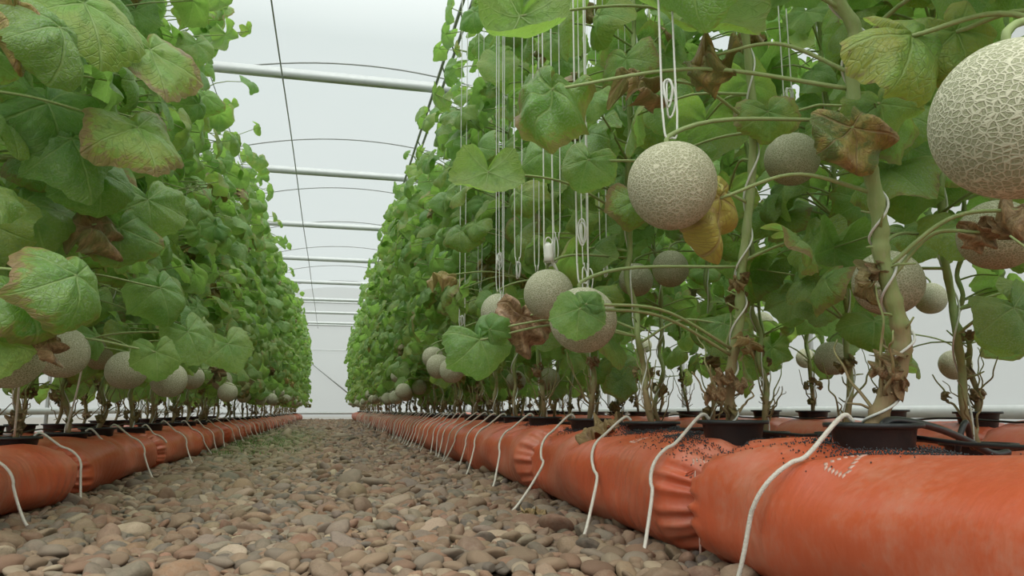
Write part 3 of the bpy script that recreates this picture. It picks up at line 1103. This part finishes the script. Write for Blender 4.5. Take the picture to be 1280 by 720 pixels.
MELONS = [  # px, py, apparent diameter, real diameter, label, sling
    (840, 232, 109, .150, 'big round netted melon hanging alone over the aisle side, clear of leaves', True),
    (1272, 150, 200, .155, 'very large netted melon close up, cut by the right edge of the photo', False),
    (1247, 294, 90, .150, 'netted melon under the very large one, with a brown withered leaf across it', False),
    (1110, 354, 83, .150, 'netted melon hanging behind the thickest woody melon stem', False),
    (990, 199, 66, .150, 'netted melon high up, partly behind a leaf between two stems', True),
    (729, 400, 82, .150, 'netted melon half covered by a single green toothed leaf', True),
    (686, 368, 64, .145, 'netted melon under the white plastic clip, beside the leaf-covered one', True),
    (838, 336, 46, .145, 'shaded netted melon below and just left of the yellow withered leaf', False),
    (795, 350, 43, .145, 'shaded netted melon below the big hanging one, left of its neighbour', False),
    (624, 390, 46, .145, 'netted melon just above the tan dried leaf', True),
    (577, 434, 38, .145, 'netted melon peeping out from behind the dark green drooping leaf', True),
    (565, 463, 31, .140, 'pale netted melon at the lower end of a cluster beside the drooping leaf', False),
    (548, 458, 30, .140, 'netted melon in the middle of the cluster beside the drooping leaf', False),
    (541, 447, 27, .140, 'netted melon at the back of the cluster beside the drooping leaf', False),
    (504, 489, 20, .140, 'small netted melon hanging low before a hanging cord, right of a yellow-green leaf', False),
    (524, 484, 19, .140, 'small netted melon hanging low just right of another small one', False),
    (497, 470, 17, .140, 'small netted melon above a pair of low hanging ones', False),
    (542, 391, 18, .140, 'small netted melon high in the leaves above the cluster', False),
    (590, 482, 18, .140, 'small shaded netted melon low under the drooping leaf', False),
    (1194, 456, 38, .150, 'netted melon hanging low against the white side wall, beside a stem', False),
    (1163, 373, 39, .150, 'netted melon behind and just right of the one on the thick stem', False),
    (1040, 448, 42, .150, 'netted melon resting against a mildewed leaf before the white side wall', False),
    (1007, 448, 24, .145, 'small netted melon hanging before the white side wall', False),
    (953, 404, 28, .145, 'small netted melon in the shade behind the second thick stem', False),
    (971, 432, 25, .145, 'small netted melon low behind the second thick stem', False),
    (686, 474, 28, .145, 'dim netted melon low among the thin stems under the leaf-covered melon', False),
    (645, 476, 25, .145, 'dim netted melon low among the thin stems under the tan dried leaf', False),
    (824, 486, 18, .145, 'tiny netted melon low before a pale gap of the side wall', False),
    (806, 432, 18, .145, 'tiny netted melon in shade under the two shaded ones', False),
    (12, 445, 80, .150, 'large dim netted melon at the very edge of the left row', False),
    (78, 441, 62, .145, 'second large dim netted melon from the edge in the left row', False),
    (124, 440, 44, .145, 'third dim netted melon from the edge in the left row, half behind a leaf', False),
    (158, 463, 49, .145, 'round dim netted melon low in the left row, right of the big drooping leaf', False),
    (211, 475, 44, .145, 'dim netted melon low in the left row, behind a hanging green leaf', False),
    (240, 472, 30, .140, 'dim netted melon low in the left row, the right one of a close pair', False),
    (264, 455, 24, .140, 'small dim netted melon under the leaves, midway along the left row', False),
]
for px, py, dpx, D, lb, sl in MELONS:
    c = at(px, py, FPX * D / dpx)
    melon(c, D, lb, 'melons hanging in the rows', dpx > 24, sl, slinglab='white string and knot above the ' + ' '.join(lb.split()[:8]).rstrip(','))
for key, y0, say in (('LA', 5.6, 'left'), ('RA', 6.6, 'right')):
    n = 0
    for k in range(1, len(YS[key]) + 1):
        x, y, z = POTS[key, k]
        if y < y0:
            continue
        rg = np.random.default_rng(k + (90 if key == 'LA' else 50))
        n += 1
        sgn = 1 if key == 'LA' else -1
        c = np.array([x + sgn * rg.uniform(.12, .34), y + rg.uniform(-.15, .15), rg.uniform(.44, .66)])
        melon(c, rg.uniform(.13, .15), 'small distant netted melon, %s of those farther along the %s aisle row' % (nth(n), say), 'distant melons', False)

# ------------------------------------------------------------------ leaves that stand out, as parts of the nearest plant
def nearest_plant(p):
    b = min(PLANTS, key=lambda q: np.min(np.linalg.norm(q[1] - p, axis=1)))
    k = int(np.argmin(np.linalg.norm(b[1] - p - np.array([0, 0, -.05]), axis=1)))
    return b[0], b[1][k]


def hero_leaf(px, py, d, R, tipdeg, face, kind='leaf', k=.6, data=(.6, .3, .3, .2), pet=True, crumple=None, label=None, fold=-1, turn=.1):
    """px,py: stalk joint; tipdeg: where the tip points in the picture (0 right, 90 up); face: how much the upper side turns to us (+) or away (-)"""
    p = at(px, py, d)
    a = math.radians(tipdeg)
    t = RT * math.cos(a) + ZUP * math.sin(a)
    back = -norm(np.array([ray(px, py)[0], ray(px, py)[1], 0]))
    t = norm(t + back * .25)
    n = back * face + ZUP * (.55 if face > 0 else .25) + RT * turn
    rg = np.random.default_rng(int(px * 7 + py))
    root, sp = nearest_plant(p)
    loc = root.location
    rz = root.rotation_euler.z
    cc, ss = math.cos(-rz), math.sin(-rz)
    rot = lambda q: np.array([q[0] * cc - q[1] * ss, q[0] * ss + q[1] * cc, q[2]])
    spec = dict(p=rot(p - np.array(loc)), t=rot(t), n=rot(n), R=R, k=k, d=data, fold=fold)
    wd = kind == 'withered_leaf'
    o = link(kind, leaves([spec], 12, 96, rg, M['dry'] if wd else M['leaf'], kind, (1.0 if wd else 0) if crumple is None else crumple), root)
    if label:
        o['label'] = label
    if pet:
        e, s = rot(p - np.array(loc)), rot(sp - np.array(loc))
        mid = (e + s) / 2 + ZUP * .04
        link('petiole', MB().tube(spline([s, mid, e], 16), np.linspace(.0042, .003, 16), 8).data('petiole', M['stem']), o)
    return o


G1, G2, G3 = (.75, .45, .35, .15), (.2, .15, .45, .6), (.5, .9, .7, .2)
# left row, near
hero_leaf(105, 5, 1.75, .165, -62, 1.0, k=.4, data=(.95, .5, .35, .05), fold=.08, turn=.7)
hero_leaf(75, 35, 1.62, .140, -66, .6, k=1.2, data=(.45, .2, .5, .8), fold=.9, turn=.8)
hero_leaf(188, 62, 1.95, .150, -66, 1.0, k=.3, data=(.9, .5, .85, .05), fold=.06, turn=.9)
hero_leaf(172, 160, 1.9, .145, -58, 1.0, k=.35, data=(.9, .5, .85, .05), fold=.08, turn=.8)
hero_leaf(20, 20, 1.6, .10, -75, .8, 'withered_leaf', 1.6, (.5, .6, 1, .3))
hero_leaf(60, 130, 1.9, .16, -60, .8, k=1.1, data=(.05, .1, .3, .2))
hero_leaf(90, 175, 1.9, .15, -55, .8, k=1.3, data=(.1, .1, .4, .5))
hero_leaf(120, 215, 2.0, .14, -70, .8, k=1.2, data=(.15, .15, .5, .4))
hero_leaf(30, 255, 1.95, .16, -50, .7, k=1.0, data=(.3, .2, .45, .35))
hero_leaf(10, 358, 1.62, .155, -32, .45, k=1.1, data=(.1, .15, .85, .55), fold=.6)
hero_leaf(95, 345, 1.64, .145, -68, .45, k=1.2, data=(.12, .15, .85, .65), fold=.6, turn=.9)
hero_leaf(60, 425, 1.66, .060, -60, .8, 'withered_leaf', 1.2, (.2, .1, 1, 0))
hero_leaf(-8, 425, 1.6, .085, -75, .9, k=.5, data=(.6, .3, .4, .1))
hero_leaf(195, 440, 2.3, .085, -80, 1.0, k=.5, data=(.3, .2, .3, .2))
hero_leaf(235, 415, 2.6, .12, -60, .9, k=.7, data=(.3, .2, .5, .5))
hero_leaf(285, 430, 3.2, .12, -65, .9, k=.7, data=(.4, .3, .5, .4))
hero_leaf(150, 285, 2.1, .13, -80, .8, k=1.3, data=(.1, .2, .7, .4))
hero_leaf(120, 280, 2.05, .12, -40, .8, 'withered_leaf', 1.5, (.4, .2, 1, .6))
hero_leaf(185, 250, 2.2, .14, -75, .8, k=1.2, data=(.3, .25, .45, .6))
hero_leaf(200, 360, 2.5, .14, -60, .8, k=1.2, data=(.3, .2, .45, .5))
hero_leaf(185, 445, 2.9, .10, -80, .9, k=.6, data=(.2, .2, .3, .2))
# right row, near
hero_leaf(690, 112, 1.45, .125, -112, 1.0, k=1.0, data=(.3, .2, .95, .75), fold=.9, crumple=.45)
hero_leaf(650, 20, 1.6, .14, -110, -.6, k=.9, data=(.9, .3, .3, .1))
hero_leaf(735, 200, 1.7, .085, -110, .8, k=1.3, data=(.3, .3, .6, .4))
hero_leaf(600, 425, 2.2, .125, -65, .9, k=1.0, data=(.05, .1, .2, .45))
hero_leaf(612, 412, 2.2, .075, 60, .7, k=1.2, data=(.1, .1, .3, .35))
hero_leaf(724, 386, 1.58, .066, -95, 1.0, k=.6, data=(.1, .1, .3, .35))
hero_leaf(732, 380, 1.58, .046, 60, .8, k=1.2, data=(.1, .1, .3, .35))
hero_leaf(655, 395, 2.35, .12, -80, .8, 'withered_leaf', .6, (.9, .0, 1, 0), crumple=.6, fold=.25, label='tan dried leaf')
hero_leaf(900, 248, 1.36, .110, -86, .8, 'withered_leaf', .9, (.8, 1.0, 1, .1), crumple=.6, label='yellow withered leaf', fold=1.0, turn=.7)
hero_leaf(888, 70, 1.4, .085, -110, .7, 'withered_leaf', 2.0, (.4, .6, 1, .7))
hero_leaf(1065, 160, 1.30, .085, -80, .9, 'withered_leaf', 1.2, (.6, .7, 1, .9), crumple=.6)
hero_leaf(1100, 130, 1.32, .075, -75, .8, 'leaf', 1.6, (.5, .6, .6, .3))
hero_leaf(1140, 45, 1.0, .105, -35, .6, 'leaf', 1.6, (.8, .9, .62, .35))
hero_leaf(1195, 40, 1.0, .085, -65, .7, 'leaf', 1.6, (.8, .8, .65, .3))
hero_leaf(1285, 262, 1.25, .075, -155, .6, 'withered_leaf', 1.4, (.2, .1, 1, .0))
hero_leaf(1225, 290, 1.3, .045, -70, .7, 'withered_leaf', 1.6, (.2, .1, 1, .0))
hero_leaf(960, 140, 1.75, .085, -80, .8, 'leaf', 1.6, (.5, .6, .8, .3))
hero_leaf(800, 100, 1.6, .075, -30, .4, 'withered_leaf', 1.4, (.5, .4, 1, .5))
hero_leaf(550, 345, 3.2, .08, 10, .3, 'withered_leaf', 1.2, (.8, .5, 1, .3))
hero_leaf(905, 405, 2.2, .09, -160, .7, 'leaf', 1.2, (.1, .1, .3, .5))
hero_leaf(870, 0, 1.5, .16, -120, -.7, 'leaf', .8, (.95, .5, .55, .05))
hero_leaf(610, 215, 1.9, .10, -95, -.7, 'leaf', .8, (.9, .3, .3, .1))
# dried scraps round the foot of the second thick stem
for q in ((905, 470), (925, 480), (895, 490), (1120, 478)):
    hero_leaf(q[0], q[1], 1.75 if q[0] < 1000 else 1.33, .035, -95, .6, 'withered_leaf', 2.2, (.4, .1, 1, 0), pet=False)

# ------------------------------------------------------------------ cords over the bags
def over_bag(r, x_pot, z_pot, y_top, y_bot, x_bot, side, rg, full=True):
    hw, hh = r['hw'], r['hh']
    xs = r['x']
    phr = rg.uniform(0, 6)
    pts = [np.array([x_pot + side * .055, y_top, z_pot + .004]), np.array([x_pot + side * .078, y_top, z_pot + .012])]
    al = np.linspace(.30 * PI, .03 * PI, 7)
    for i, a in enumerate(al):
        f = .55 * (i + 1) / (len(al) + 1)
        px, pz = bag_profile(hw + .014, hh, np.array([a]))
        y = y_top + (y_bot - y_top) * f + .012 * math.sin(f * 5 + phr)
        pts.append(np.array([xs + side * float(px[0]), y, float(pz[0]) + .008 * (1 - f)]))
    if full:
        e = pts[-1]
        b = np.array([x_bot, y_bot, .020])
        pts.append(e * .62 + b * .38 + np.array([0, 0, -.012]))
        pts.append(e * .2 + b * .8 + np.array([0, 0, -.010]))
        pts.append(b + np.array([side * .012, -.012, -.002]))
    return spline(pts, 70)


ropes_near = {('RA', 2): (1.24, .68), ('RA', 3): (1.54, .64), ('RA', 4): (1.78, .59), ('RA', 5): (2.29, .53), ('RA', 6): (3.0, .63)}
for key in ('RA', 'LA'):
    r = ROWS[key]
    side = -1 if key == 'RA' else 1
    for n in range(1, len(YS[key]) + 1):
        x, y, z = POTS[key, n]
        if y > 21 or (key, n) == ('RA', 1):
            continue
        rg = np.random.default_rng(n + 7000)
        for w in range(1):
            yb, xb = ropes_near.get((key, n), (y + rg.uniform(-.25, .08), r['x'] + side * (r['hw'] + rg.uniform(.03, .09))))
            full = not (key == 'LA' and n in (4, 6))
            p = over_bag(r, x, z, y + rg.uniform(-.03, .03), yb, xb, side, rg, full)
            if not full:
                p = p[:50]
            mb = MB().tube(p, .0042, 8 if y < 6 else 5)
            o = link('tie_cord', mb.data('tie_cord', M['rope']))
            tag(o, 'white cord over the bag from the pot %s from front in %s' % (nth(n), r['say']), 'cord', 'cords over the grow bags')
        # a second, thinner cord between pots on the right, as the photo shows them close together
        if key == 'RA' and 7 <= n <= 30:
            p = over_bag(r, x, z, y + .24, y + .24 + rg.uniform(-.22, .05), r['x'] - r['hw'] - rg.uniform(.03, .09), side, rg)
            p[0] += np.array([0, 0, -.03])
            o = link('tie_cord', MB().tube(p[2:], .0038, 5).data('tie_cord', M['rope']))
            tag(o, 'white cord over the bag just behind pot %s from front in %s' % (nth(n), r['say']), 'cord', 'cords over the grow bags')

# slack doubled strings hanging from the trellis between the plants on the right
for q, (px, y0, y1, d) in enumerate(((697, -30, 300, 2.2), (733, -30, 338, 2.1), (628, 120, 372, 2.9), (646, 60, 330, 2.6), (600, 170, 360, 3.9), (755, 110, 330, 2.6), (671, 200, 340, 2.4), (779, -20, 120, 2.4))):
    rg = np.random.default_rng(q + 60)
    b = at(px, y1, d)
    mb = MB()
    for k in range(2):
        dx = (-.010, .010)[k] + rg.normal(0, .003)
        top_ = np.array([b[0] + dx * 1.5, b[1], 2.97])
        mb.tube(spline([b + RT * dx * .4, b + RT * dx + ZUP * .25, top_], 24), .0017, 6)
    for k in range(1 + q % 2):
        a = np.linspace(0, 2 * PI, 18)
        w_, h_ = rg.uniform(.005, .010), rg.uniform(.02, .04)
        mb.tube(b + rg.normal(0, .003, 3) + np.stack([w_ * np.sin(a), .004 * np.cos(a * 2 + k), h_ * (np.cos(a) - .8)], -1), .0019, 5)
    tag(link('hanging_string', mb.data('hanging_string', M['twine'])), 'slack doubled white string with looped end, %s by nearness in the right row' % nth(1 + sorted((2.2, 2.1, 2.9, 2.6, 3.9, 2.65, 2.4, 2.45)).index((2.2, 2.1, 2.9, 2.6, 3.9, 2.65, 2.4, 2.45)[q])), 'string', 'slack strings among the right row')

# straight strings rising from pots on the left
for px0, py0, px1, py1, d in ((18, 545, 26, 400, 2.4), (82, 540, 108, 430, 2.7), (375, 520, 0, 0, 0)):
    if d:
        a, b = at(px0, py0, d), at(px1, py1, d * .97)
        mb = MB().tube(spline([a, (a + b) / 2 + RT * .006, b], 16), .0034, 6)
        tag(link('support_string', mb.data('support_string', M['rope'])), 'pale taut string slanting up from the pots, %s from the edge in the left row' % ('first' if px0 < 50 else 'second'), 'string', 'strings holding up the plants')

# ------------------------------------------------------------------ drip hose, clips, loose bits
hp = [at(1116, 541, 1.30), at(1104, 533, 1.30), at(1112, 526, 1.32), at(1135, 527, 1.36), at(1170, 535, 1.42), at(1205, 549, 1.48), at(1240, 567, 1.52), at(1262, 585, 1.55)]
hp[-1][2] = max(hp[-1][2], .245)
tag(link('drip_hose', MB().tube(spline(hp, 60), .0072, 12).data('drip_hose', M['hose'])), 'black rubber drip hose arching from the pot of the thickest stem', 'hose')
hp = [at(1196, 572, 1.58), at(1200, 545, 1.57), at(1207, 528, 1.60), at(1212, 545, 1.63), at(1216, 560, 1.66)]
tag(link('drip_hose', MB().tube(spline(hp, 30), .0062, 10).data('drip_hose', M['hose'])), 'short black hose bent upright beside a pot in the second row', 'hose')
for key, dx in (('RA', .095), ('RB', .09), ('RC', -.085), ('LA', -.09), ('LB', .09)):
    r = ROWS[key]
    yy = np.arange(YS[key][0] - .2, YS[key][-1] + .2, .12)
    rg = np.random.default_rng(5)
    p = [(r['x'] + dx + .012 * math.sin(y * 5), y, 2 * r['hh'] + .012 + .006 * math.sin(y * 11)) for y in yy]
    tag(link('drip_line', MB().tube(p, .0045, 6).data('drip_line', M['hose'])), 'long thin black drip line lying along the pots of the ' + r['say'], 'hose')


def clip(px, py, d, sc, label):
    c = at(px, py, d)
    t = thing('plastic_clip', label, 'clip', tuple(c))
    m = MB().lathe(np.array([(.003, .030), (.010, .028), (.013, .018), (.013, -.010), (.016, -.024), (.014, -.024), (.011, -.008), (.002, -.004)]) * sc, 20)
    link('clip_body', m.data('clip_body', M['clip']), t)
    a = np.linspace(0, 2 * PI, 20)
    ring = MB().tube(np.stack([.010 * np.cos(a), .003 * np.sin(a * 2), .035 + .012 * np.sin(a)], -1) * sc, .002 * sc, 6)
    link('ring', ring.data('ring', M['clip']), t)
    tl = MB().tube(spline(np.array([(.008, 0, -.02), (.018, .002, -.035), (.026, .004, -.05)]) * sc, 10), np.linspace(.0055, .004, 10) * sc, 8)
    link('tail', tl.data('tail', M['clip']), t)
    return t


clip(686, 317, 2.15, 1.0, 'white plastic clip hanging above a netted melon')
clip(22, 385, 1.95, .9, 'white plastic clip at the edge of the left row above a melon')


def fallen(px, py, X, R, label, seed, z=None, rotd=(0.2, 1, 0)):
    p = atx(px, py, X) if z is None else None
    if z is not None:
        d = ray(px, py)
        p = CAM + d * (z - CAMH) / d[2]
    rg = np.random.default_rng(seed)
    me = leaves([dict(p=(0, 0, 0), t=rotd[:3], n=rotd[3] if len(rotd) > 3 else (0, 0, 1), R=R, k=.5, d=(.7, .2, 1, 0))], 9, 60, rg, M['dry'], 'fallen_leaf', .8)
    o = link('fallen_leaf', me, None, tuple(p))
    return tag(o, label, 'leaf')


fallen(748, 532, .80, .085, 'brown dried leaf draped over the shoulder of an orange-red bag', 3, rotd=(-.8, -.35, -.45, (-.45, -.1, .9)))
fallen(505, 598, 0, .04, 'small brown dried leaf lying on the gravel in mid aisle', 5, z=.035)
fallen(668, 640, 0, .05, 'brown dried leaf on the gravel close to the bags', 6, z=.035)

# dark granules spilled on the bags round the near pots
rg = np.random.default_rng(77)
gv, gf = [], []
octa = np.array([[1, 0, 0], [-1, 0, 0], [0, 1, 0], [0, -1, 0], [0, 0, 1], [0, 0, -1]], dtype=float)
of = np.array([[0, 2, 4], [2, 1, 4], [1, 3, 4], [3, 0, 4], [2, 0, 5], [1, 2, 5], [3, 1, 5], [0, 3, 5]])
cnt = 0
for n, k in ((2, 1500), (3, 2600), (4, 1500), (5, 800), (6, 400), (7, 300)):
    x, y, z = POTS['RA', n]
    rad = .073 + rg.exponential(.020 if n != 3 else .034, k)
    a = rg.uniform(0, 2 * PI, k)
    for q in range(k):
        X, Y = x + rad[q] * math.cos(a[q]) - (.02 if n == 3 else 0), y + rad[q] * math.sin(a[q]) * 1.5
        if abs(X - ra['x']) > ra['hw'] * .8:
            continue
        Z = surf(X, Y) + .002 + rg.uniform(0, 1) * max(0, .010 - (rad[q] - .075) * .25)
        gv.append(octa * rg.uniform(.0011, .0025, (6, 1)) + np.array([X, Y, Z]))
        gf.append(of + cnt)
        cnt += 6
o = link('granules', mesh_data('granules', np.concatenate(gv), [np.concatenate(gf)], M['granule'], False))
tag(o, 'dark grey granules spilled on the orange-red bags round the pots', 'granules', kind='stuff')

# ------------------------------------------------------------------ pebbles
def ico(sub):
    p = (1 + 5 ** .5) / 2
    v = [(-1, p, 0), (1, p, 0), (-1, -p, 0), (1, -p, 0), (0, -1, p), (0, 1, p), (0, -1, -p), (0, 1, -p), (p, 0, -1), (p, 0, 1), (-p, 0, -1), (-p, 0, 1)]
    f = [(0, 11, 5), (0, 5, 1), (0, 1, 7), (0, 7, 10), (0, 10, 11), (1, 5, 9), (5, 11, 4), (11, 10, 2), (10, 7, 6), (7, 1, 8), (3, 9, 4), (3, 4, 2), (3, 2, 6), (3, 6, 8), (3, 8, 9), (4, 9, 5), (2, 4, 11), (6, 2, 10), (8, 6, 7), (9, 8, 1)]
    v = [tuple(norm(np.array(a))) for a in v]
    for _ in range(sub):
        cache, nf = {}, []

        def mid(a, b):
            k = (min(a, b), max(a, b))
            if k not in cache:
                v.append(tuple(norm(np.array(v[a]) + np.array(v[b]))))
                cache[k] = len(v) - 1
            return cache[k]
        for a, b, c in f:
            x, y, z = mid(a, b), mid(b, c), mid(c, a)
            nf += [(a, x, z), (b, y, x), (c, z, y), (x, y, z)]
        f = nf
    return np.array(v), np.array(f)


def pebble_shapes(n, sub, seed):
    rg = np.random.default_rng(seed)
    v, f = ico(sub)
    out = []
    for i in range(n):
        s = v.copy()
        for q in range(4):      # flattened facets and lumps
            d = norm(rg.normal(0, 1, 3))
            h = rg.uniform(.62, .9)
            dp = s @ d
            s = s - np.clip(dp - h, 0, None)[:, None] * d * .8
        w = rg.normal(0, 1, (3, 3))
        s = s * (1 + .06 * np.sin(v @ w[0] * 2 + 1) + .04 * np.sin(v @ w[1] * 3))[:, None]
        s = s * np.array([rg.uniform(.85, 1.25), rg.uniform(.68, .95), rg.uniform(.36, .62)])
        out.append(s)
    return np.array(out), f


def rot_xyz(ax, ay, az):
    cx, sx, cy, sy, cz, sz = np.cos(ax), np.sin(ax), np.cos(ay), np.sin(ay), np.cos(az), np.sin(az)
    Rm = np.empty((len(ax), 3, 3))
    Rm[:, 0, 0] = cz * cy; Rm[:, 0, 1] = cz * sy * sx - sz * cx; Rm[:, 0, 2] = cz * sy * cx + sz * sx
    Rm[:, 1, 0] = sz * cy; Rm[:, 1, 1] = sz * sy * sx + cz * cx; Rm[:, 1, 2] = sz * sy * cx - cz * sx
    Rm[:, 2, 0] = -sy; Rm[:, 2, 1] = cy * sx; Rm[:, 2, 2] = cy * cx
    return Rm


PCOL = np.array(list(PEB.values())) * np.array([.80, .73, .66])
PW = np.array([.44, .23, .18, .07, .08])


def scatter(x0, x1, y0, y1, cell, rg):
    nx, ny = int((x1 - x0) / cell), int((y1 - y0) / cell)
    gx, gy = np.meshgrid(np.arange(nx), np.arange(ny), indexing='ij')
    p = np.stack([x0 + (gx + .5 + rg.uniform(-.48, .48, gx.shape)) * cell, y0 + (gy + .5 + rg.uniform(-.48, .48, gx.shape)) * cell], -1).reshape(-1, 2)
    return p


def stuff_pebbles(name, P, size, shapes, f, rg, zj):
    N = len(P)
    s = size * np.exp(rg.normal(0, .34, N))
    Rm = rot_xyz(rg.normal(0, .42, N), rg.normal(0, .42, N), rg.uniform(0, 6.28, N))
    sh = shapes[rg.integers(0, len(shapes), N)]
    v = np.einsum('nij,nvj->nvi', Rm, sh * s[:, None, None])
    z = s * .18 + rg.uniform(0, zj, N)
    v = v + np.concatenate([P, z[:, None]], 1)[:, None, :]
    ci = rg.choice(5, N, p=PW)
    c = PCOL[ci] * rg.uniform(.75, 1.25, (N, 1)) * rg.uniform(.95, 1.05, (N, 3))
    # green algae on the stones in the damp patch by the left bags
    g = np.exp(-((P[:, 0] + .5) / .42) ** 2) * np.exp(-((P[:, 1] - 8.5) / 3.8) ** 2) * rg.uniform(.4, 1.1, N)
    c = c * (1 - .75 * g[:, None]) + np.array([.14, .20, .065]) * .75 * g[:, None]
    V = sh.shape[1]
    F = (f[None] + (np.arange(N) * V)[:, None, None]).reshape(-1, 3)
    cd = np.repeat(np.concatenate([c, np.ones((N, 1))], 1), V, axis=0)
    return mesh_data(name, v.reshape(-1, 3), [F], M['pebbles'], True, cattr=cd)


rg = np.random.default_rng(5)
near_sh, near_f = pebble_shapes(24, 2, 1)
mid_sh, mid_f = pebble_shapes(24, 1, 2)
lo_sh, lo_f = pebble_shapes(16, 0, 3)
P1 = np.concatenate([scatter(-.98, .86, 1.30, 3.4, .034, rg), scatter(-.98, .86, 1.30, 3.4, .042, rg)])
dep = P1 @ np.array([math.sin(YAW), math.cos(YAW)])
# individuals: the ones that show largest
lat = (P1 @ np.array([math.cos(YAW), -math.sin(YAW)])) / dep
inview = (np.abs(lat) < .66) & (P1[:, 1] > 1.42) & (P1[:, 0] < .70) & (P1[:, 0] > -.82) & (FPX * CAMH / dep + 513 < 716)
order = np.argsort(np.where(inview, dep, 99))[:300]
mask = np.ones(len(P1), bool)
mask[order] = False
names = list(PEB)
pm = {}
for q, i in enumerate(order):
    kind = names[rg.choice(5, p=PW)]
    si = int(rg.integers(0, 10))
    if (kind, si) not in pm:
        pm[kind, si] = mesh_data('pebble', near_sh[si], [near_f], M['peb_' + kind])
    s = .0215 * math.exp(rg.normal(0, .30))
    o = link('pebble', pm[kind, si], None, (P1[i, 0], P1[i, 1], s * .35 + rg.uniform(.004, .018)))
    o.scale = (s, s, s)
    o.rotation_euler = (rg.normal(0, .2), rg.normal(0, .2), rg.uniform(0, 6.28))
    tag(o, 'smooth %s river pebble, one of the loose ones closest to the camera' % kind, 'pebble', kind + ' pebbles at the near end of the aisle')
meshes = [
    ('pebbles', P1[mask], .0205, near_sh, near_f, .016),
    ('pebbles', np.concatenate([scatter(-1.0, .86, 3.4, 8.0, .036, rg), scatter(-1.0, .86, 3.4, 8.0, .046, rg)]), .0235, mid_sh, mid_f, .016),
    ('pebbles', scatter(-1.0, .86, 8.0, 25.9, .050, rg), .032, lo_sh, lo_f, .020),
]
for (nm, P, sz, sh, f, zj), lb in zip(meshes, ('brown and grey river pebbles covering the near aisle', 'river pebbles covering the middle of the aisle, greenish by the left bags', 'river pebbles covering the far end of the aisle')):
    tag(link(nm, stuff_pebbles(nm, P, sz, sh, f, rg, zj)), lb, 'pebbles', kind='stuff')

# low weeds by the left bags
rg = np.random.default_rng(21)
N = 5200
gx = -.83 + np.abs(rg.normal(0, .30, N))
gy = rg.uniform(5.5, 15.5, N)
keep = rg.uniform(0, 1, N) < np.exp(-((gy - 8.5) / 3.6) ** 2)
gx, gy = gx[keep], gy[keep]
N = len(gx)
h = rg.uniform(.010, .032, N)
a = rg.uniform(0, 6.28, N)
w = .0035
dx, dy = np.cos(a) * w, np.sin(a) * w
lx, ly = rg.normal(0, .012, N), rg.normal(0, .012, N)
z0 = np.full(N, .03)
gvv = np.stack([np.stack([gx - dx, gy - dy, z0], -1), np.stack([gx + dx, gy + dy, z0], -1), np.stack([gx + lx * .5 + dx * .7, gy + ly * .5 + dy * .7, z0 + h * .6], -1), np.stack([gx + lx * .5 - dx * .7, gy + ly * .5 - dy * .7, z0 + h * .6], -1), np.stack([gx + lx, gy + ly, z0 + h], -1)], 1)
off = np.arange(N)[:, None] * 5
gq = off + np.array([[0, 1, 2, 3]])
gt = off + np.array([[3, 2, 4]])
M['grass'] = simple('weed_green', (.15, .24, .07), .7, .2, var=.5, scale=8)
tag(link('grass', mesh_data('grass', gvv.reshape(-1, 3), [gq, gt], M['grass'])), 'low green weeds sprouting between the pebbles by the left bags', 'grass', kind='stuff')

# ------------------------------------------------------------------ light, camera
wd = bpy.data.worlds.new('overcast_sky')
S.world = wd
wd.use_nodes = True
nt = wd.node_tree
nt.nodes.clear()
out = nt.nodes.new('ShaderNodeOutputWorld')
bg = nt.nodes.new('ShaderNodeBackground')
tc = nt.nodes.new('ShaderNodeTexCoord')
sx = nt.nodes.new('ShaderNodeSeparateXYZ')
rp = nt.nodes.new('ShaderNodeValToRGB')
nt.links.new(tc.outputs['Generated'], sx.inputs[0])
nt.links.new(sx.outputs[2], rp.inputs[0])
rp.color_ramp.elements[0].position = 0.0
rp.color_ramp.elements[0].color = (.74, .775, .765, 1)
rp.color_ramp.elements[1].position = .92
rp.color_ramp.elements[1].color = (1.0, 1.0, .97, 1)
e = rp.color_ramp.elements.new(.45)
e.color = (.215, .228, .226, 1)
rp.color_ramp.elements[0].color = (.200, .206, .203, 1)
nt.links.new(rp.outputs[0], bg.inputs[0])
bg.inputs[1].default_value = 3.5
nt.links.new(bg.outputs[0], out.inputs[0])
sl = bpy.data.lights.new('veiled_sun', 'SUN')
sl.energy = 2.0
sl.angle = math.radians(70)
sl.color = (1, .98, .94)
so = bpy.data.objects.new('veiled_sun', sl)
COL.objects.link(so)
so.rotation_euler = (math.radians(42), math.radians(-6), 0)

cam = bpy.data.cameras.new('camera')
cam.sensor_width = 36
cam.sensor_fit = 'HORIZONTAL'
cam.lens = FPX / 1280 * 36
cam.clip_start = .02
co = bpy.data.objects.new('camera', cam)
COL.objects.link(co)
from mathutils import Matrix
mt = Matrix((RT, UP, -FW)).transposed().to_4x4()
mt.translation = Vector(CAM)
co.matrix_world = mt
S.camera = co

vs = S.view_settings
vs.view_transform = 'Standard'
vs.look = 'None'
vs.gamma = 1
vs.use_curve_mapping = False
vs.exposure = 0.0
S.cycles.use_denoising = True
S.cycles.max_bounces = 10
S.cycles.diffuse_bounces = 6
S.cycles.transmission_bounces = 8
S.cycles.transparent_max_bounces = 12
